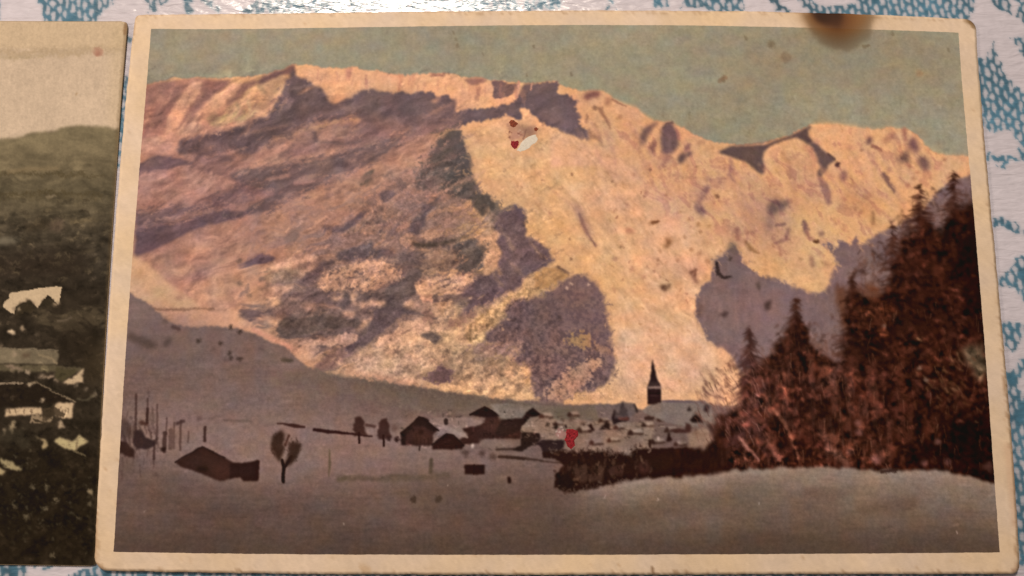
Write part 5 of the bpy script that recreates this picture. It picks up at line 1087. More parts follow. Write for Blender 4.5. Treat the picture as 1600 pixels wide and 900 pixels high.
    L4.poly([(250, 360), (340, 350), (430, 400), (400, 440), (290, 402), (252, 430)], (170, 146, 110), soft=2, rough=2, a=0.8, mott=0.6, field='fine')
    for wx_ in (80, 130, 200, 260, 520, 560): L4.line([(wx_, 318), (wx_ + 2, 345)], 12, (96, 80, 58), soft=1.6, a=0.6)
    L4.poly([(350, 320), (430, 290), (520, 290), (545, 330), (500, 370), (440, 410), (370, 400), (330, 350)], (70, 58, 42), soft=3, rough=4, a=0.85, mott=0.8, field='fine')
    L4.poly([(70, 470), (80, 420), (120, 400), (120, 460), (90, 510)], (170, 150, 112), soft=3, rough=2)
    L4.poly([(485, 410), (510, 410), (540, 470), (480, 475)], (176, 152, 118), soft=3)
    L4.poly([(20, 480), (45, 470), (40, 520), (20, 535)], (158, 138, 106), soft=3)
    L4.line([(280, 400), (360, 420), (440, 440)], 12, (60, 50, 36), soft=2.5)
    L4.poly([(440, 580), (500, 540), (560, 570), (600, 580), (655, 525), (690, 550), (735, 575), (660, 620), (620, 655), (540, 640)], (186, 166, 118), soft=1.6, rough=0.5)
    L4.line([(610, 655), (700, 695)], 10, (140, 124, 88), soft=2.5, a=0.9)
    L4.line([(640, 590), (630, 650)], 16, (120, 104, 74), soft=3, a=0.7)
    L4.poly([(300, 535), (350, 555), (385, 575), (390, 620), (345, 640), (360, 590)], (172, 150, 106), soft=2.5, rough=1.5)
    L4.line([(640, 230), (720, 240), (790, 190), (785, 160)], 14, (96, 88, 66), soft=4, a=0.8)
    L4.dots([(712, 145), (785, 185), (625, 120)], 14, (130, 114, 90), soft=4, a=0.8)
    L4.poly([(0, 725), (60, 740), (150, 780), (180, 805), (140, 815), (60, 800), (0, 770)], (160, 144, 102), soft=3, rough=1.5)
    L4.poly([(-100, 790), (0, 800), (60, 830), (30, 850), (-100, 860)], (172, 152, 108), soft=2.5)
    L4.line([(0, 785), (70, 815), (140, 830)], 10, (48, 38, 28), soft=2)
    L4.poly([(0, 450), (250, 480), (330, 560), (200, 640), (0, 600)], (60, 54, 40), soft=14, a=0.6, mott=0.7, field='blob')
    for i in range(460):
        x = rng.uniform(-300, 780); y = rng.gauss(300, 190)
        c = rng.choice([(70, 62, 44), (84, 76, 54), (58, 50, 36), (26, 21, 15), (30, 25, 18), (100, 92, 70)])
        L5.line([(x, y), (x + rng.uniform(-14, 14), y + rng.uniform(-14, 10))], rng.uniform(6, 20), c, soft=2.4, rough=1, a=rng.uniform(0.15, 0.45))
    L5.dots([(740, 205), (748, 300), (380, 340), (225, 405), (642, 420), (460, 290), (125, 315), (430, 715), (275, 155), (390, 165)], 15, (138, 124, 92), soft=4, rough=2, a=0.7)
    L5.poly([(720, 190), (765, 190), (760, 230), (730, 230)], (168, 148, 108), soft=4, a=0.8)
    for i in range(240):
        x = rng.uniform(-300, 840); y = rng.uniform(-850, 0)
        c = rng.choice([(66, 57, 42), (78, 68, 50), (36, 29, 21), (44, 36, 27)])
        L5.line([(x, y), (x + rng.uniform(-20, 24), y + rng.uniform(-12, 12))], rng.uniform(6, 18), c, soft=2.2, rough=2, a=rng.uniform(0.12, 0.35))
    for i in range(2200):
        x, y = rng.uniform(-260, 175), rng.uniform(330, 885)
        q = P.pts([(x, y)])[0].astype(int)
        if not (0 <= q[0] < cv.w and 0 <= q[1] < cv.h) or cv.c[q[1], q[0]].mean() > 100: continue
        f = rng.choice([rng.uniform(0.74, 0.92), rng.uniform(1.08, 1.3)])
        P.dab(x, y, rng.uniform(2, 10), math.radians(rng.uniform(-40, 40)), rng.uniform(2, 5), [f, f, f], soft=1.8, rough=1.4)
    # worn right edge of the sheet
    P.line([(199, 30), (183, 225), (166, 500), (150, 885)], 7, (112, 90, 58), soft=4, a=0.35)
    P.line([(198, 38), (197, 52)], 8, (150, 118, 80), soft=3, a=0.8)
    gfac = 1 + 0.016 * n['grain'] + 0.012 * n['fine'] + 0.006 * n['vert']
    cv.c *= gfac[..., None]
    lum = cv.c.mean(-1, keepdims=True) / 255
    cv.c *= (np.array([1.0, 0.955, 0.97]) * (1 - sstep(0.5, 0.62, lum)) + np.array([1.0, 0.975, 0.975]) * sstep(0.5, 0.62, lum)) * (0.90 + 0.17 * lum)
    return cv
#PAINT-END

# ------------------------------------------------------------------ stains on the big card
def stain_card(cv):
    t = Pen(cv, 1200, 0, 4)
    n = cv.n
    t.poly([(225, 80), (660, 80), (640, 220), (590, 280), (510, 318), (420, 310), (330, 270), (265, 195)], (112, 95, 74), soft=5, rough=2, a=0.65)
    t.poly([(240, 70), (640, 70), (600, 160), (560, 230), (450, 292), (340, 245), (262, 165)], (100, 72, 48), soft=12, rough=2, a=0.85)
    t.poly([(215, 40), (660, 40), (620, 150), (560, 190), (300, 190), (235, 140)], (150, 98, 52), soft=13, rough=2, a=0.8)
    t.poly([(250, 30), (560, 30), (540, 110), (500, 180), (350, 180), (280, 130)], (112, 66, 34), soft=11, rough=2, a=0.85)
    t.poly([(255, 20), (470, 20), (465, 120), (430, 165), (330, 150), (275, 115)], (54, 30, 18), soft=8, rough=2, a=0.92)
    t.poly([(380, 110), (470, 100), (470, 190), (420, 205), (370, 180)], (86, 50, 30), soft=10, a=0.7)
    t.poly([(1232, 112), (1280, 116), (1300, 160), (1294, 190), (1262, 160), (1240, 135)], (138, 102, 66), soft=2, rough=1)
    t.line([(1222, 122), (1262, 150), (1290, 186)], 5, (168, 130, 90), soft=2, a=0.8)

def paint_border(src):
    cv = src
    keep = cv.c
    n = cv.n
    cv.c = np.empty_like(keep); cv.c[:] = (225, 188, 151)
    cv.c *= (1 + 0.010 * n['big'] + 0.008 * n['blob'] + 0.010 * n['fine'] + 0.010 * n['grain'])[..., None]
    warm = 0.016 * fbm(cv.X / 60, cv.Y / 60, 3, 77)
    cv.c *= np.stack([1 + 0.3 * warm, 1 + 0 * warm, 1 - warm], -1)
    P = Pen(cv, 0, 0, 1)
    rng = random.Random(4)
    for i in range(90):                               # dust and foxing
        e = rng.random()
        if e < .35: x, y = rng.uniform(150, 1590), rng.uniform(866, 894)
        elif e < .6: x, y = rng.uniform(215, 1510), rng.uniform(18, 46)
        elif e < .8: y = rng.uniform(40, 880); x = 1508 + y * 0.083 + rng.uniform(-4, 26)
        else: y = rng.uniform(40, 880); x = 222 - y * 0.066 + rng.uniform(-14, 14)
        P.line([(x, y), (x + rng.uniform(-1, 1), y + rng.uniform(-1, 1))], rng.uniform(1, 4.5), (176, 132, 92), soft=rng.uniform(.8, 3), a=rng.uniform(.15, .5))
    P.line([(1020, 886), (1021, 893)], 3.5, (130, 92, 60), soft=1.6, a=0.8)
    P.line([(567, 886), (573, 891)], 10, (196, 154, 112), soft=4, a=0.6)
    P.line([(154, 785), (153, 791)], 3, (150, 110, 80), soft=1.5, a=0.7)
    P.line([(212, 24), (206, 64)], 3, (150, 112, 78), soft=2.5, rough=2, a=0.55)
    P.line([(213, 23), (300, 21), (520, 20), (900, 17), (1250, 20), (1510, 31)], 2.6, (166, 126, 90), soft=1.8, rough=2, a=0.55)
    P.line([(149, 800), (148, 880), (165, 891)], 5, (168, 126, 88), soft=2.5, rough=2, a=0.7)
    P.line([(1584, 893), (1592, 880)], 8, (150, 108, 78), soft=3, rough=2, a=0.7)
    P.line([(1536, 190), (1560, 450), (1588, 780), (1592, 885)], 4.0, (160, 118, 82), soft=2, rough=2, a=0.65)
    P.line([(170, 893), (600, 898), (1200, 898), (1585, 896)], 3.4, (150, 110, 74), soft=2, rough=2, a=0.65)
    P.line([(1576, 700), (1588, 820)], 14, (206, 160, 124), soft=6, a=0.5)
    stain_card(cv)
    out = cv.c
    cv.c = keep
    return out

# ------------------------------------------------------------------ the printed tablecloth
CLOTH_RES = 0.2 * MM
def paint_cloth():
    x0, x1, y0, y1 = -120 * MM, 120 * MM, -85 * MM, 80 * MM
    w, h = int(round((x1 - x0) / CLOTH_RES)), int(round((y1 - y0) / CLOTH_RES))
    Y, X = np.mgrid[0:h, 0:w].astype(np.float32)
    class Flat(Canvas):
        def __init__(s): pass
    cv = Flat()
    cv.x0, cv.y1, cv.res, cv.z, cv.w, cv.h, cv.X, cv.Y = x0, y1, CLOTH_RES, 0.0, w, h, X, Y
    cv.wx = fbm(X / 5, Y / 5, 2, 31); cv.wy = fbm(X / 5, Y / 5, 2, 37)
    cv.n = {'streak': np.zeros_like(X)}
    cv.c = np.zeros((h, w, 3), np.float32)
    # away from what the photograph shows the motif simply goes on: scattered leaf-like patches
    leaf = fbm(X / 42 + 0.4 * fbm(X / 60, Y / 60, 2, 5), Y / 42, 3, 91)
    corner = cv.cc([(-6, -6), (1606, -6), (1606, 906), (-6, 906)])
    gen = sstep(0.05, 0.22, leaf)
    cv.c[..., 0] = gen
    bx, m = cv.pmask(corner, 0.6, 0); cv.c[bx] *= (1 - m)[..., None]
    def blue(ox, oy, sc, *polys, rough=0.8):
        pen = Pen(cv, ox, oy, sc)
        for p in polys:
            b, m = cv.pmask(pen.pts(p), 0.5, rough)
            cv.put(b, m, (1, 0, 0))
    def thin(ox, oy, sc, p, wd):
        Pen(cv, ox, oy, sc).line(p, wd, (1, 0, 0), soft=0.8, rough=0.6)
    blue(0, 0, 4, [(225, -40), (720, -40), (712, 30), (640, 72), (622, 118), (600, 140), (270, 140), (265, 80), (240, 30)],
         [(905, -10), (980, -10), (1060, -40), (1050, 20), (985, 30), (975, 78), (925, 80), (930, 40)], [(-40, -40), (6, -40), (4, 130), (-40, 130)])
    thin(0, 0, 4, [(1160, -10), (1165, 40), (1185, 70)], 22); thin(0, 0, 4, [(1175, 10), (1215, -8)], 14)
    thin(0, 0, 4, [(1270, -5), (1320, 20), (1375, 65)], 20)
    blue(400, 0, 4, [(-100, 85), (-20, 20), (60, -40), (1640, -40), (1640, 60), (1500, 75), (1300, 70), (900, 60), (300, 85), (0, 88)])
    blue(800, 0, 4, [(75, -40), (330, -40), (320, 25), (290, 60), (75, 64)], [(575, 64), (598, -20), (640, -20), (655, 64), (630, 40), (615, 10), (605, 40)],
         [(905, -40), (965, -40), (985, 52), (910, 56), (880, 52)], [(1045, 52), (1095, -40), (1440, -40), (1460, 70), (1300, 70), (1240, 60), (1150, 40)], [(1590, -10), (1640, -10), (1640, 20), (1600, 10)])
    blue(1200, 0, 4, [(15, -40), (70, -40), (68, 40), (140, 66), (120, 80), (40, 72), (30, 30)],
         [(185, -40), (270, -20), (320, 35), (440, 42), (540, 22), (565, -40), (1310, -40), (1285, 50), (1250, 130), (900, 120), (240, 100), (235, 50), (200, 40)])
    blue(1500, 0, 4, [(180, -40), (300, -40), (312, 60), (330, 96), (280, 70), (230, 50), (200, 20)], [(340, -40), (460, -40), (460, 190), (400, 152), (345, 112), (352, 70), (392, 30), (340, 5)],
         [(308, 238), (460, 220), (460, 420), (400, 352), (352, 282)],
         [(60, 380), (122, 375), (165, 350), (170, 310), (190, 330), (203, 240), (216, 300), (242, 380), (262, 440), (290, 500), (310, 488), (332, 560), (362, 538), (400, 585), (460, 620), (460, 980), (362, 872), (312, 812), (272, 808), (240, 825), (215, 842), (185, 808), (120, 790)])
    blue(1500, 225, 4, [(165, 112), (180, 52), (230, 72), (290, 74), (360, 80), (358, 30), (380, -10), (460, -10), (460, 150), (384, 96), (322, 100), (282, 156), (258, 148), (272, 110), (230, 95), (190, 122)],
         [(200, 448), (262, 460), (345, 482), (400, 540), (460, 590), (460, 620), (400, 572), (330, 540), (262, 516), (205, 516)],
         [(384, 694), (460, 740), (460, 905), (300, 890), (220, 872), (225, 830), (262, 818), (322, 762)], [(232, 132), (242, 132), (242, 146), (232, 146)], [(308, 210), (322, 210), (320, 222), (310, 222)])
    blue(1500, 450, 4, [(300, -5), (460, -5), (460, 110), (400, 84), (362, 30)], [(262, 235), (312, 208), (352, 222), (460, 222), (460, 292), (372, 300), (346, 372), (326, 418), (300, 360), (272, 352), (272, 290)],
         [(290, 530), (346, 494), (372, 448), (460, 440), (460, 530), (376, 560), (350, 600), (362, 642), (460, 670), (460, 920), (300, 920), (280, 700)])
    blue(1500, 675, 4, [(290, -10), (460, -10), (460, 800), (400, 830), (330, 780), (330, 300)], [(440, 850), (460, 850), (460, 960), (440, 960)])
    blue(0, 675, 4, [(-40, 800), (180, 815), (176, 850), (140, 905), (100, 960), (-40, 960)], [(200, 815), (240, 815), (230, 850), (215, 870), (205, 845)], [(245, 868), (280, 840), (345, 820), (400, 830), (320, 850), (260, 872)],
         [(420, 905), (500, 870), (620, 830), (800, 850), (1640, 870), (1640, 980), (400, 980)])
    blue(400, 675, 4, [(-40, 860), (2000, 860), (3200, 860), (4600, 860), (4600, 960), (-40, 960)])
    Pen(cv, 0, 0, 1).poly([(186, 120), (200, 120), (196, 190), (188, 262), (174, 268), (178, 190)], (1, 0, 0), soft=0.8, rough=0.6)
    Pen(cv, 0, 0, 1).line([(198, 62), (208, 63)], 3, (1, 0, 0), soft=0.8)
    M = np.clip(cv.c[..., 0], 0, 1)
    # rows of small pale stitches inside the blue
    th = math.radians(-7); ca, sa = math.cos(th), math.sin(th)
    gx = x0 + X * CLOTH_RES; gy = y1 - Y * CLOTH_RES
    wob = 0.12 * MM
    U = (gx * ca - gy * sa + wob * cv.wx) / (1.08 * MM); V = (gx * sa + gy * ca + wob * cv.wy) / (2.1 * MM)
    ci = np.floor(U); Vs = V + 0.5 * (ci % 2); cj = np.floor(Vs)
    j1 = _hash(ci.astype(np.int64) + 5000, cj.astype(np.int64) + 5000, 3); j2 = _hash(ci.astype(np.int64) + 5000, cj.astype(np.int64) + 5000, 9); j3 = _hash(ci.astype(np.int64) + 5000, cj.astype(np.int64) + 5000, 15)
    du = (U - ci - 0.5 - 0.22 * (j1 - 0.5)) / (0.31 + 0.07 * j2); dv = (Vs - cj - 0.5 - 0.16 * (j3 - 0.5)) / (0.39 + 0.08 * j1)
    dots = 1 - sstep(0.72, 1.12, np.sqrt(du * du + dv * dv))
    dots *= (j2 > 0.06)
    b = M * (1 - 0.93 * dots)
    edge = blur(b.astype(np.float32), 1) * 0.5 + b * 0.5
    white = np.array([210, 191, 186.0]); bl = np.array([68, 104, 118.0])
    bvar = (1 + 0.05 * cv.wx + 0.06 * fbm(X / 90, Y / 90, 2, 55))[..., None]
    wv = (1 + 0.008 * cv.wy + 0.012 * fbm(X / 120, Y / 120, 2, 58))[..., None]
    cv.c = white * wv * (1 - edge[..., None]) + bl * bvar * edge[..., None]
    return cv
#PAINT2-END

# ------------------------------------------------------------------ from print tone to pigment reflectance
def srgb_lin(c):
    c = np.clip(c / 255.0, 0, 1)
    return np.where(c <= 0.04045, c / 12.92, ((c + 0.055) / 1.055) ** 2.4)

def incident(x, y):
    """lamp and room light reaching a point of the table; used to read pigment out of photographed tones"""
    tot = np.zeros(x.shape + (3,)) + WORLD_STR * WORLD_COL
    for _, p, c, w, _s in LAMPS:
        ax = (AIM - p) / np.linalg.norm(AIM - p)
        d = np.stack([p[0] - x, p[1] - y, np.full_like(x, p[2])], -1)
        r = np.linalg.norm(d, axis=-1)
        tot += (w / math.pi ** 2 * (d[..., 2] / r) * (-(d @ ax) / r) / r ** 2)[..., None] * c
    return tot
REF_LIGHT = incident(np.array([0.0]), np.array([0.030]))[0]
def pigment(rgb, x, y):
    return np.clip((srgb_lin(rgb) - 0.006) / incident(x, y), 0.002, 0.9)
def plain_pigment(rgb):
    """paper and cloth of one colour: read once, where the light is even"""
    return np.clip(srgb_lin(rgb) / REF_LIGHT, 0.003, 0.9)

def sample(cv, arr, x, y):
    u = np.clip((x - cv.x0) / cv.res, 0, cv.w - 1.001); v = np.clip((cv.y1 - y) / cv.res, 0, cv.h - 1.001)
    i = u.astype(int); j = v.astype(int); fu = (u - i)[..., None]; fv = (v - j)[..., None]
    i2 = np.minimum(i + 1, cv.w - 1); j2 = np.minimum(j + 1, cv.h - 1)
    return (arr[j, i] * (1 - fu) + arr[j, i2] * fu) * (1 - fv) + (arr[j2, i] * (1 - fu) + arr[j2, i2] * fu) * fv

# ------------------------------------------------------------------ mesh helpers
def raw_mesh(name, verts, quads, cols=None, smooth=True):
    me = bpy.data.meshes.new(name)
    nv, nq = len(verts), len(quads)
    me.vertices.add(nv); me.vertices.foreach_set('co', np.asarray(verts, np.float32).ravel())
    me.loops.add(nq * 4); me.loops.foreach_set('vertex_index', np.asarray(quads, np.int32).ravel())
    me.polygons.add(nq)
    me.polygons.foreach_set('loop_start', np.arange(0, nq * 4, 4, dtype=np.int32))
    me.polygons.foreach_set('loop_total', np.full(nq, 4, np.int32))
    me.update(calc_edges=True)
    if smooth:
        me.polygons.foreach_set('use_smooth', np.ones(nq, bool))
    if cols is not None:
        a = me.color_attributes.new('pigment', 'FLOAT_COLOR', 'POINT')
        a.data.foreach_set('color', np.c_[cols, np.ones(nv)].astype(np.float32).ravel())
    me.validate()
    return me

def link(name, me, mat, parent=None):
    o = bpy.data.objects.new(name, me)
    if mat: me.materials.append(mat)
    COL.objects.link(o)
    if parent: o.parent = parent
    return o

def grid_quads(nu, nv, off=0):
    i = np.arange(nu * nv).reshape(nv, nu)
    return np.stack([i[:-1, :-1], i[1:, :-1], i[1:, 1:], i[:-1, 1:]], -1).reshape(-1, 4) + off

def edge_curve(px, z, n, t=None):
    """measured edge -> smooth curve resampled at parameters t"""
    p = on_plane(px, z)
    L = np.r_[0, np.cumsum(np.hypot(*np.diff(p, axis=0).T))]; L /= L[-1]
    deg = min(4, len(p) - 1)
    t = np.linspace(0, 1, n) if t is None else t
    fx = np.polyfit(L, p[:, 0], deg); fy = np.polyfit(L, p[:, 1], deg)
    q = np.c_[np.polyval(fx, t), np.polyval(fy, t)]
    # keep the measured end points
    q += (p[0] - q[0]) * (1 - t)[:, None] + (p[-1] - q[-1]) * t[:, None]
    return q

def coons(top, bottom, left, right, tu, tv):
    """surface points between four edges; top/bottom run left to right, left/right run top to bottom"""
    u = tu[None, :, None]; v = tv[:, None, None]
    S = (1 - v) * top[None] + v * bottom[None] + (1 - u) * left[:, None] + u * right[:, None]
    S -= (1 - u) * (1 - v) * top[0] + u * (1 - v) * top[-1] + (1 - u) * v * bottom[0] + u * v * bottom[-1]
    return S

def round_corners(P, radii):
    """push the points near each corner of a Coons grid in, to a rounded outline (TL, TR, BR, BL)"""
    c4 = [P[0, 0].copy(), P[0, -1].copy(), P[-1, -1].copy(), P[-1, 0].copy()]
    for k, r in enumerate(radii):
        c = c4[k]; nx = c4[(k + 1) % 4] - c; pv = c4[(k - 1) % 4] - c
        ex, ey = nx / np.linalg.norm(nx), pv / np.linalg.norm(pv)
        d = P - c
        a = d @ ex; b = d @ ey
        m = (a < r) & (b < r)
        A, B = (r - a[m]) / r, (r - b[m]) / r
        A, B = np.clip(A, 0, 1.2), np.clip(B, 0, 1.2)
        k_ = np.maximum(A, B) / np.maximum(np.hypot(A, B), 1e-6)
        A2, B2 = A * k_, B * k_
        P[m] = c + np.outer(r - A2 * r, ex) + np.outer(r - B2 * r, ey)
    return P

# ------------------------------------------------------------------ materials
def paper_material(name, rough, spec, bump, scale, vary=0.06):
    m = bpy.data.materials.new(name); m.use_nodes = True
    nt = m.node_tree; b = nt.nodes['Principled BSDF']
    at = nt.nodes.new('ShaderNodeAttribute'); at.attribute_name = 'pigment'
    tc = nt.nodes.new('ShaderNodeTexCoord')
    n1 = nt.nodes.new('ShaderNodeTexNoise'); n1.inputs['Scale'].default_value = scale; n1.inputs['Detail'].default_value = 6
    mp = nt.nodes.new('ShaderNodeMapping'); mp.inputs['Scale'].default_value = (1.0, 2.2, 1.0)
    mr = nt.nodes.new('ShaderNodeMapRange')
    mr.inputs['To Min'].default_value = rough - vary; mr.inputs['To Max'].default_value = rough + vary
    n2 = nt.nodes.new('ShaderNodeTexNoise'); n2.inputs['Scale'].default_value = scale * 0.06; n2.inputs['Detail'].default_value = 3
    bp = nt.nodes.new('ShaderNodeBump'); bp.inputs['Strength'].default_value = bump; bp.inputs['Distance'].default_value = 0.00005
    hs = nt.nodes.new('ShaderNodeMixRGB'); hs.blend_type = 'MULTIPLY'; hs.inputs['Fac'].default_value = 1.0
    cr = nt.nodes.new('ShaderNodeMapRange'); cr.inputs['To Min'].default_value = 0.93; cr.inputs['To Max'].default_value = 1.07
    L = nt.links.new
    L(tc.outputs['Object'], mp.inputs['Vector']); L(mp.outputs['Vector'], n1.inputs['Vector']); L(tc.outputs['Object'], n2.inputs['Vector'])
    L(n2.outputs['Fac'], mr.inputs['Value']); L(mr.outputs['Result'], b.inputs['Roughness'])
    L(n1.outputs['Fac'], bp.inputs['Height']); L(bp.outputs['Normal'], b.inputs['Normal'])
    L(n1.outputs['Fac'], cr.inputs['Value']); L(at.outputs['Color'], hs.inputs['Color1']); L(cr.outputs['Result'], hs.inputs['Color2'])
    L(hs.outputs['Color'], b.inputs['Base Color'])
    b.inputs['Specular IOR Level'].default_value = spec
    return m

def plain_material(name, col, rough, spec, scale=4000, amt=0.25):
    m = bpy.data.materials.new(name); m.use_nodes = True
    nt = m.node_tree; b = nt.nodes['Principled BSDF']
    tc = nt.nodes.new('ShaderNodeTexCoord')
    n1 = nt.nodes.new('ShaderNodeTexNoise'); n1.inputs['Scale'].default_value = scale; n1.inputs['Detail'].default_value = 4
    rp = nt.nodes.new('ShaderNodeValToRGB')
    rp.color_ramp.elements[0].color = (*[c * (1 - amt) for c in col], 1); rp.color_ramp.elements[1].color = (*[min(1, c * (1 + amt)) for c in col], 1)
    rp.color_ramp.elements[0].position = 0.3; rp.color_ramp.elements[1].position = 0.7
    bp = nt.nodes.new('ShaderNodeBump'); bp.inputs['Strength'].default_value = 0.3; bp.inputs['Distance'].default_value = 0.00003
    L = nt.links.new
    L(tc.outputs['Object'], n1.inputs['Vector']); L(n1.outputs['Fac'], rp.inputs['Fac']); L(rp.outputs['Color'], b.inputs['Base Color'])
    L(n1.outputs['Fac'], bp.inputs['Height']); L(bp.outputs['Normal'], b.inputs['Normal'])
    b.inputs['Roughness'].default_value = rough; b.inputs['Specular IOR Level'].default_value = spec
    return m

MAT_PRINT = paper_material('printed paper', 0.55, 0.10, 0.35, 2600)
MAT_STOCK = paper_material('aged card stock', 0.65, 0.15, 0.30, 2200)
MAT_SEPIA = paper_material('old sepia print', 0.58, 0.08, 0.30, 2400)

def vinyl_material():
    m = paper_material('printed vinyl cloth', 0.25, 0.85, 0.0, 900, 0.05)
    nt = m.node_tree; L = nt.links.new
    bp = [n for n in nt.nodes if n.type == 'BUMP'][0]
    tc = [n for n in nt.nodes if n.type == 'TEX_COORD'][0]
    mp = nt.nodes.new('ShaderNodeMapping'); mp.inputs['Rotation'].default_value = (0, 0, math.radians(38)); mp.inputs['Scale'].default_value = (0.45, 1.6, 1.0)
    nz = nt.nodes.new('ShaderNodeTexNoise'); nz.inputs['Scale'].default_value = 620; nz.inputs['Detail'].default_value = 2.5; nz.inputs['Distortion'].default_value = 0.4
    L(tc.outputs['Object'], mp.inputs['Vector']); L(mp.outputs['Vector'], nz.inputs['Vector'])
    L(nz.outputs['Fac'], bp.inputs['Height'])
    bp.inputs['Strength'].default_value = 0.9; bp.inputs['Distance'].default_value = 0.00026
    return m
MAT_CLOTH = vinyl_material()

# ------------------------------------------------------------------ tablecloth
cloth_cv = paint_cloth()
def inside_card(px, py):
    a = (py > 75) & (py < 845) & (px > 235 - 0.066 * (py - 45)) & (px < 1478 + 0.080 * (py - 45))
    b = (py > 75) & (py < 840) & (px > -900) & (px < 150 - 0.066 * (py - 45))
    return a | b
def build_cloth():
    B = 8 * MM
    xs = np.arange(-400, 400, 8) * MM; ys = np.arange(-320, 320, 8) * MM
    V, Q, Cc, off = [], [], [], 0
    R = CAM_R
    for bx in xs:
        for by in ys:
            corners = np.array([(bx, by, 0), (bx + B, by, 0), (bx + B, by + B, 0), (bx, by + B, 0), (bx + B / 2, by + B / 2, 0)])
            c = (corners - CAM_POS) @ R
            px = 800 + FOCAL_PX * c[:, 0] / -c[:, 2]; py = 450 - FOCAL_PX * c[:, 1] / -c[:, 2]
            if inside_card(px, py).all(): n = 2
            elif (px.max() > -20 and px.min() < 1620 and py.max() > -20 and py.min() < 920): n = 41
            elif (px.max() > -300 and px.min() < 1900 and py.max() > -250 and py.min() < 1150): n = 17
            else: n = 2
            gx, gy = np.meshgrid(np.linspace(bx, bx + B, n), np.linspace(by + B, by, n))
            V.append(np.c_[gx.ravel(), gy.ravel(), np.zeros(n * n)]); Q.append(grid_quads(n, n, off)); off += n * n
    V = np.concatenate(V); Q = np.concatenate(Q)
    rgb = sample(cloth_cv, cloth_cv.c, V[:, 0], V[:, 1])
    cols = plain_pigment(rgb)
    # underside and hem so that the cloth is a real sheet
    x0, x1, y0, y1 = xs[0], xs[-1] + B, ys[0], ys[-1] + B
    t = -0.35 * MM
    extra = np.array([(x0, y0, 0), (x1, y0, 0), (x1, y1, 0), (x0, y1, 0), (x0, y0, t), (x1, y0, t), (x1, y1, t), (x0, y1, t)])
    eq = np.array([(4, 7, 6, 5), (0, 4, 5, 1), (1, 5, 6, 2), (2, 6, 7, 3), (3, 7, 4, 0)]) + off
    V = np.r_[V, extra]; Q = np.r_[Q, eq]; cols = np.r_[cols, np.tile(cols.mean(0), (8, 1))]
    return raw_mesh('tablecloth', V, Q, cols, smooth=False)
cloth = link('tablecloth', build_cloth(), MAT_CLOTH)
cloth['label'] = 'white tablecloth printed with blue stitched leaf motifs under both postcards'
cloth['category'] = 'tablecloth'

# ------------------------------------------------------------------ big mountain postcard
def card_root(name, label, loc):
    e = bpy.data.objects.new(name, None)
    e.empty_display_size = 0.02
    COL.objects.link(e); e.location = loc
    e['label'] = label; e['category'] = 'postcard'
    return e

def slab(name, P, top, bot, cols_fn, rnd):
    """card body: gridded top face, underside and edge band"""
    nv, nu = P.shape[:2]
    p = P.reshape(-1, 2)
    zt = top(p[:, 0], p[:, 1]); zb = bot(p[:, 0], p[:, 1])
    vt = np.c_[p, zt]; vb = np.c_[p, zb]
    n = nu * nv
    q = grid_quads(nu, nv)
    qb = q[:, ::-1] + n
    i = np.arange(n).reshape(nv, nu)
    ring = np.r_[i[0, :-1], i[:-1, -1], i[-1, :0:-1], i[:0:-1, 0]]
    nx = np.roll(ring, -1)
    qs = np.stack([ring, nx, nx + n, ring + n], -1)
    cols = cols_fn(p[:, 0], p[:, 1])
    V = np.r_[vt, vb]; C4 = np.r_[cols, cols * np.array([0.9, 0.88, 0.85])]
    me = raw_mesh(name, V, np.r_[q, qb, qs], C4, smooth=False)
    return me

TOPE = [(212, 23.5), (300, 21.5), (400, 21), (550, 19.5), (700, 17.8), (800, 17), (1000, 15.8), (1200, 18.5), (1350, 23), (1450, 27), (1524, 31)]
LEFE = [(212, 23.5), (206.5, 60), (199, 130), (190.5, 225), (181.5, 338), (172.5, 450), (165.5, 562), (158.5, 675), (152, 787), (147.5, 891)]
RIGE = [(1524, 31), (1532, 150), (1539, 225), (1549.5, 337), (1560, 450), (1570, 562), (1580, 675), (1588, 787), (1593.5, 896.5)]
BOTE = [(147.5, 891), (300, 894.5), (400, 896), (600, 897.5), (800, 898), (1000, 898), (1200, 897.5), (1400, 897), (1593.5, 896.5)]
TOPI = [(236, 45), (400, 44), (600, 42.5), (800, 40.2), (1000, 38.8), (1100, 39.8), (1200, 42), (1350, 46.8), (1497.5, 51)]
LEFI = [(236, 45), (233, 90), (229, 135), (221, 225), (212.5, 337), (203, 450), (196, 562), (189, 675), (183, 765), (177.5, 862)]
RIGI = [(1497.5, 51), (1501.5, 112), (1511, 222), (1522, 337), (1531, 447), (1540, 562), (1548.5, 672), (1556.5, 787), (1562, 863)]
BOTI = [(177.5, 862), (300, 864), (400, 865.5), (800, 866.8), (1000, 866.5), (1200, 865.5), (1400, 864.5), (1562, 863)]

def patch(T, Bm, L, Rr, nu, nv, z, ragged=0.0, seed=0):
    tu, tv = np.linspace(0, 1, nu), np.linspace(0, 1, nv)
    top, bot, lef, rig = edge_curve(T, z, nu), edge_curve(Bm, z, nu), edge_curve(L, z, nv), edge_curve(Rr, z, nv)
    if ragged:
        for c, ax, sd in ((top, 1, 1), (bot, 1, 2), (lef, 0, 3), (rig, 0, 4)):
            k = np.arange(len(c)) * (140.0 / len(c))
            r = ragged * (0.6 * fbm(k / 2.5, k * 0 + seed, 3, 40 + sd + seed) + 0.5 * fbm(k / 0.5, k * 0 + seed, 2, 60 + sd + seed))
            r[0] = r[-1] = 0
            c[:, ax] += r
    return coons(top, bot, lef, rig, tu, tv)

mount_cv = paint_mountain()
stain_card(mount_cv)
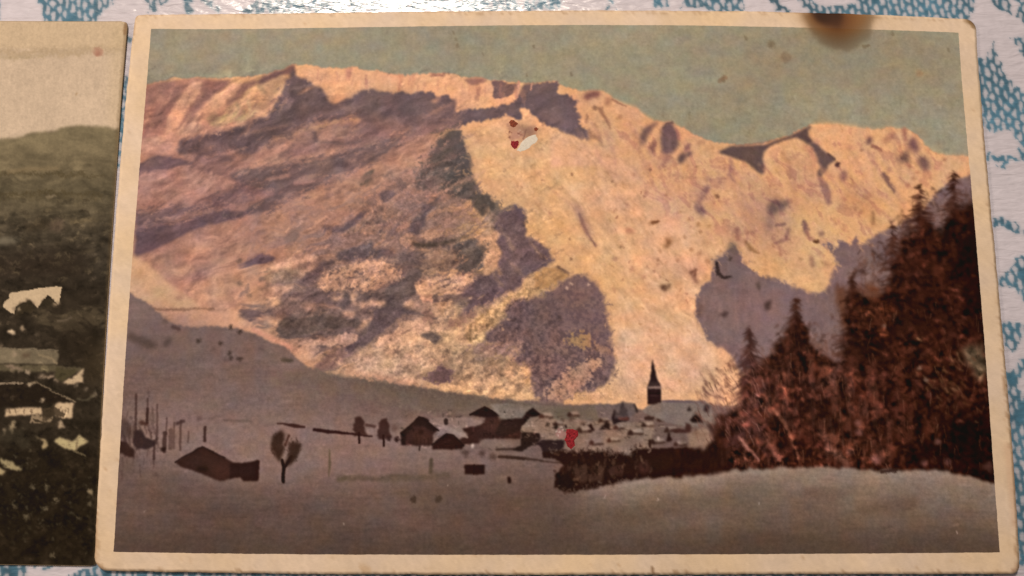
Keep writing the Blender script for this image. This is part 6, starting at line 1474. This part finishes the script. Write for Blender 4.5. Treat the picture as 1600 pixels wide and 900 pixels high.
# pale bruise round the torn spots
_t = Pen(mount_cv, 740, 160, 8.4875)
_t.poly([(460, 260), (560, 300), (640, 290), (800, 330), (860, 360), (820, 430), (700, 460), (640, 520), (500, 520), (440, 470), (450, 380)], (176, 124, 100), soft=7, rough=3, a=0.7, mott=1.0, field='fine')
_t.poly([(640, 290), (740, 290), (800, 350), (800, 420), (700, 450), (640, 400)], (136, 98, 82), soft=7, rough=3, a=0.75)
_t.poly([(480, 430), (640, 400), (680, 470), (600, 520), (500, 520)], (190, 132, 114), soft=7, rough=3, a=0.6)
_t.line([(700, 360), (690, 440), (660, 480)], 14, (110, 72, 62), soft=1.6, rough=1, a=0.7)
_t.dots([(590, 390), (615, 375), (625, 420), (600, 440), (650, 400)], 9, (206, 168, 144), soft=1.2, a=0.7)
_t.dots([(490, 400), (465, 460), (600, 410), (640, 440), (480, 380)], 14, (112, 60, 50), soft=1.5, rough=1.5, a=0.8)
_v = Pen(mount_cv, 780, 600, 5.625)
_v.poly([(485, 410), (560, 395), (590, 400), (580, 470), (520, 480), (490, 450)], (168, 112, 104), soft=3, rough=2.5, a=0.6, mott=0.8, field='fine')
_v.dots([(500, 412), (515, 455), (560, 405), (530, 420), (545, 380)], 8, (206, 176, 160), soft=1.2, a=0.8)
border_rgb = paint_border(mount_cv)

big = card_root('postcard', 'colour-tinted postcard of a snowy alpine village under mountains, with cream border and scorched top edge', (0, 0, 0))
def card_under(x, y): return card_height(x, y) - THICK
Pm = patch(TOPE, BOTE, LEFE, RIGE, 301, 191, card_height, 0.035 * MM, 3)
Pm = round_corners(Pm, (0.7 * MM, 1.7 * MM, 1.2 * MM, 2.0 * MM))
stock = link('card_stock', slab('card_stock', Pm, card_height, card_under, lambda x, y: plain_pigment(sample(mount_cv, border_rgb, x, y)), 0), MAT_STOCK, big)
stock['label'] = 'cream card body with brown scorch at the top edge'
NU, NV = 1160, 722
Pi = patch(TOPI, BOTI, LEFI, RIGI, NU, NV, card_height, 0.02 * MM, 8)
pf = Pi.reshape(-1, 2)
z_print = card_height(pf[:, 0], pf[:, 1]) + 0.012 * MM
cols = pigment(sample(mount_cv, mount_cv.c, pf[:, 0], pf[:, 1]), pf[:, 0], pf[:, 1])
pic = link('printed_picture', raw_mesh('printed_picture', np.c_[pf, z_print], grid_quads(NU, NV), cols), MAT_PRINT, big)
pic['label'] = 'tinted winter print of mountains, village, church spire and dark firs'

# torn and stained spots: small raised flakes on the print
def flake(name, pen, pts, mat, h, seed, label=None):
    rng = random.Random(seed)
    p = pen.pts(pts)
    q = []
    for a, b in zip(p, np.roll(p, -1, axis=0)):
        for k in range(4):
            q.append(a + (b - a) * k / 4 + np.array([rng.gauss(0, 0.35), rng.gauss(0, 0.35)]))
    q = np.array(q)
    w = np.c_[pen.cv.x0 + q[:, 0] * pen.cv.res, pen.cv.y1 - q[:, 1] * pen.cv.res]
    c = w.mean(0)
    rings = []
    for s, hh in ((1.0, 0.0), (0.93, 0.7), (0.6, 1.0 + rng.uniform(-.2, .3)), (0.25, 0.9)):
        r = c + (w - c) * s
        if s < 0.9: r = r + np.array([[rng.gauss(0, 1), rng.gauss(0, 1)] for _ in r]) * 0.01 * MM
        rings.append(np.c_[r, card_height(r[:, 0], r[:, 1]) + 0.014 * MM + h * hh * np.array([rng.uniform(.75, 1.25) for _ in r])])
    n = len(w)
    V = np.concatenate(rings + [np.array([[c[0], c[1], float(card_height(c[0], c[1])) + 0.014 * MM + h]])])
    F = []
    for k in range(3):
        for i in range(n):
            F.append((k * n + i, k * n + (i + 1) % n, (k + 1) * n + (i + 1) % n, (k + 1) * n + i))
    for i in range(n): F.append((3 * n + i, 3 * n + (i + 1) % n, 4 * n))
    # the photograph's y runs down: flip so that faces look up
    F = [f[::-1] for f in F]
    me = bpy.data.meshes.new(name); me.from_pydata(V.tolist(), [], F); me.update()
    o = link(name, me, mat, pic)
    if label: o['label'] = label
    return o
MAT_SCAR = plain_material('bare paper pulp', (0.56, 0.52, 0.46), 0.85, 0.2, 3000, 0.08)
MAT_RED = plain_material('dried red residue', (0.20, 0.012, 0.018), 0.6, 0.12, 3500, 0.55)
MAT_BROWN = plain_material('dried brown red residue', (0.16, 0.035, 0.016), 0.6, 0.12, 3500, 0.5)
flake('torn_patch', _t, [(570, 640), (600, 600), (640, 520), (700, 470), (760, 440), (820, 428), (850, 490), (832, 530), (780, 560), (740, 600), (690, 636), (620, 652)], MAT_SCAR, 0.02 * MM, 1, 'white torn patch where the print is lost')
flake('red_residue', _t, [(488, 550), (502, 510), (540, 520), (590, 503), (606, 540), (580, 600), (550, 622), (500, 576)], MAT_RED, 0.04 * MM, 2, 'heart-shaped crimson blot')
flake('red_residue', _t, [(470, 270), (490, 230), (540, 240), (592, 284), (560, 320), (520, 332), (490, 310)], MAT_BROWN, 0.03 * MM, 3, 'rust red blot')
flake('red_residue', _t, [(800, 340), (830, 328), (862, 350), (836, 386), (805, 375)], MAT_BROWN, 0.02 * MM, 4)
flake('red_residue', _v, [(590, 402), (640, 395), (690, 410), (696, 450), (660, 490), (666, 540), (630, 572), (600, 548), (574, 490), (588, 440)], MAT_RED, 0.04 * MM, 5, 'crimson blot over the village')

# ------------------------------------------------------------------ sepia postcard, tucked under the big one
val_cv = paint_valley()
old = card_root('postcard', 'faded sepia-green postcard of a hillside village, tucked under the scorched cream-bordered card', (0, 0, 0))
Rr_ = [(199.5, 33), (196.5, 55), (191.5, 125), (185, 215), (180.5, 270), (172, 400), (165, 520), (158, 660), (152.5, 780), (151, 884.5)]
rr = edge_curve(Rr_, old_height, 260)
tl = on_plane([(199.5, 33)], old_height)[0]; bl_ = on_plane([(151, 884.5)], old_height)[0]
t0 = on_plane([(0, 32.8)], old_height)[0]; b0 = on_plane([(0, 882.5)], old_height)[0]
W = 139 * MM
dt = (t0 - tl) / np.linalg.norm(t0 - tl); db = (b0 - bl_) / np.linalg.norm(b0 - bl_)
def old_patch(tu, nv, inset):
    tv = np.linspace(0, 1, nv)
    right = np.c_[np.interp(tv, np.linspace(0, 1, 260), rr[:, 0]), np.interp(tv, np.linspace(0, 1, 260), rr[:, 1])]
    top = tl + dt * W * (1 - tu)[:, None]; bot = bl_ + db * W * (1 - tu)[:, None]
    left = top[0] + (bot[0] - top[0]) * tv[:, None]
    P = coons(top, bot, left, right, tu, tv)
    if inset:
        c = P.mean((0, 1)); ext = np.abs(P - c).max((0, 1))
        P = c + (P - c) * (1 - inset / ext)
    return P
P_old = round_corners(old_patch(np.linspace(0, 1, 121), 91, 0), (0.8 * MM,) * 4)
def flat_top(z): return lambda x, y: np.full_like(x, z)
BASE_OLD = 0.02 * MM
slab_old = slab('card_stock', P_old, old_height, lambda x, y: old_height(x, y) - LEFT_TOP + BASE_OLD, lambda x, y: plain_pigment(np.tile(np.array([168, 136, 98.0]), (len(x), 1))), 0)
link('card_stock', slab_old, MAT_STOCK, old)['label'] = 'browned card body with worn edges'
tu = np.r_[np.linspace(0, 0.62, 70), np.linspace(0.62, 0.80, 90)[1:], np.linspace(0.80, 1, 210)[1:]]
Po = round_corners(old_patch(tu, 560, 0.10 * MM), (0.8 * MM,) * 4)
po = Po.reshape(-1, 2)
rgb = sample(val_cv, val_cv.c, np.where(po[:, 0] < -109 * MM, -109 * MM - (po[:, 0] + 109 * MM) * 0.45, po[:, 0]), po[:, 1])
link('printed_picture', raw_mesh('printed_picture', np.c_[po, old_height(po[:, 0], po[:, 1]) + 0.012 * MM], grid_quads(len(tu), 560), pigment(rgb, np.clip(po[:, 0], -.09, .09), po[:, 1])), MAT_SEPIA, old)['label'] = 'sepia-green print of hillside, pale roofs and dark woods'
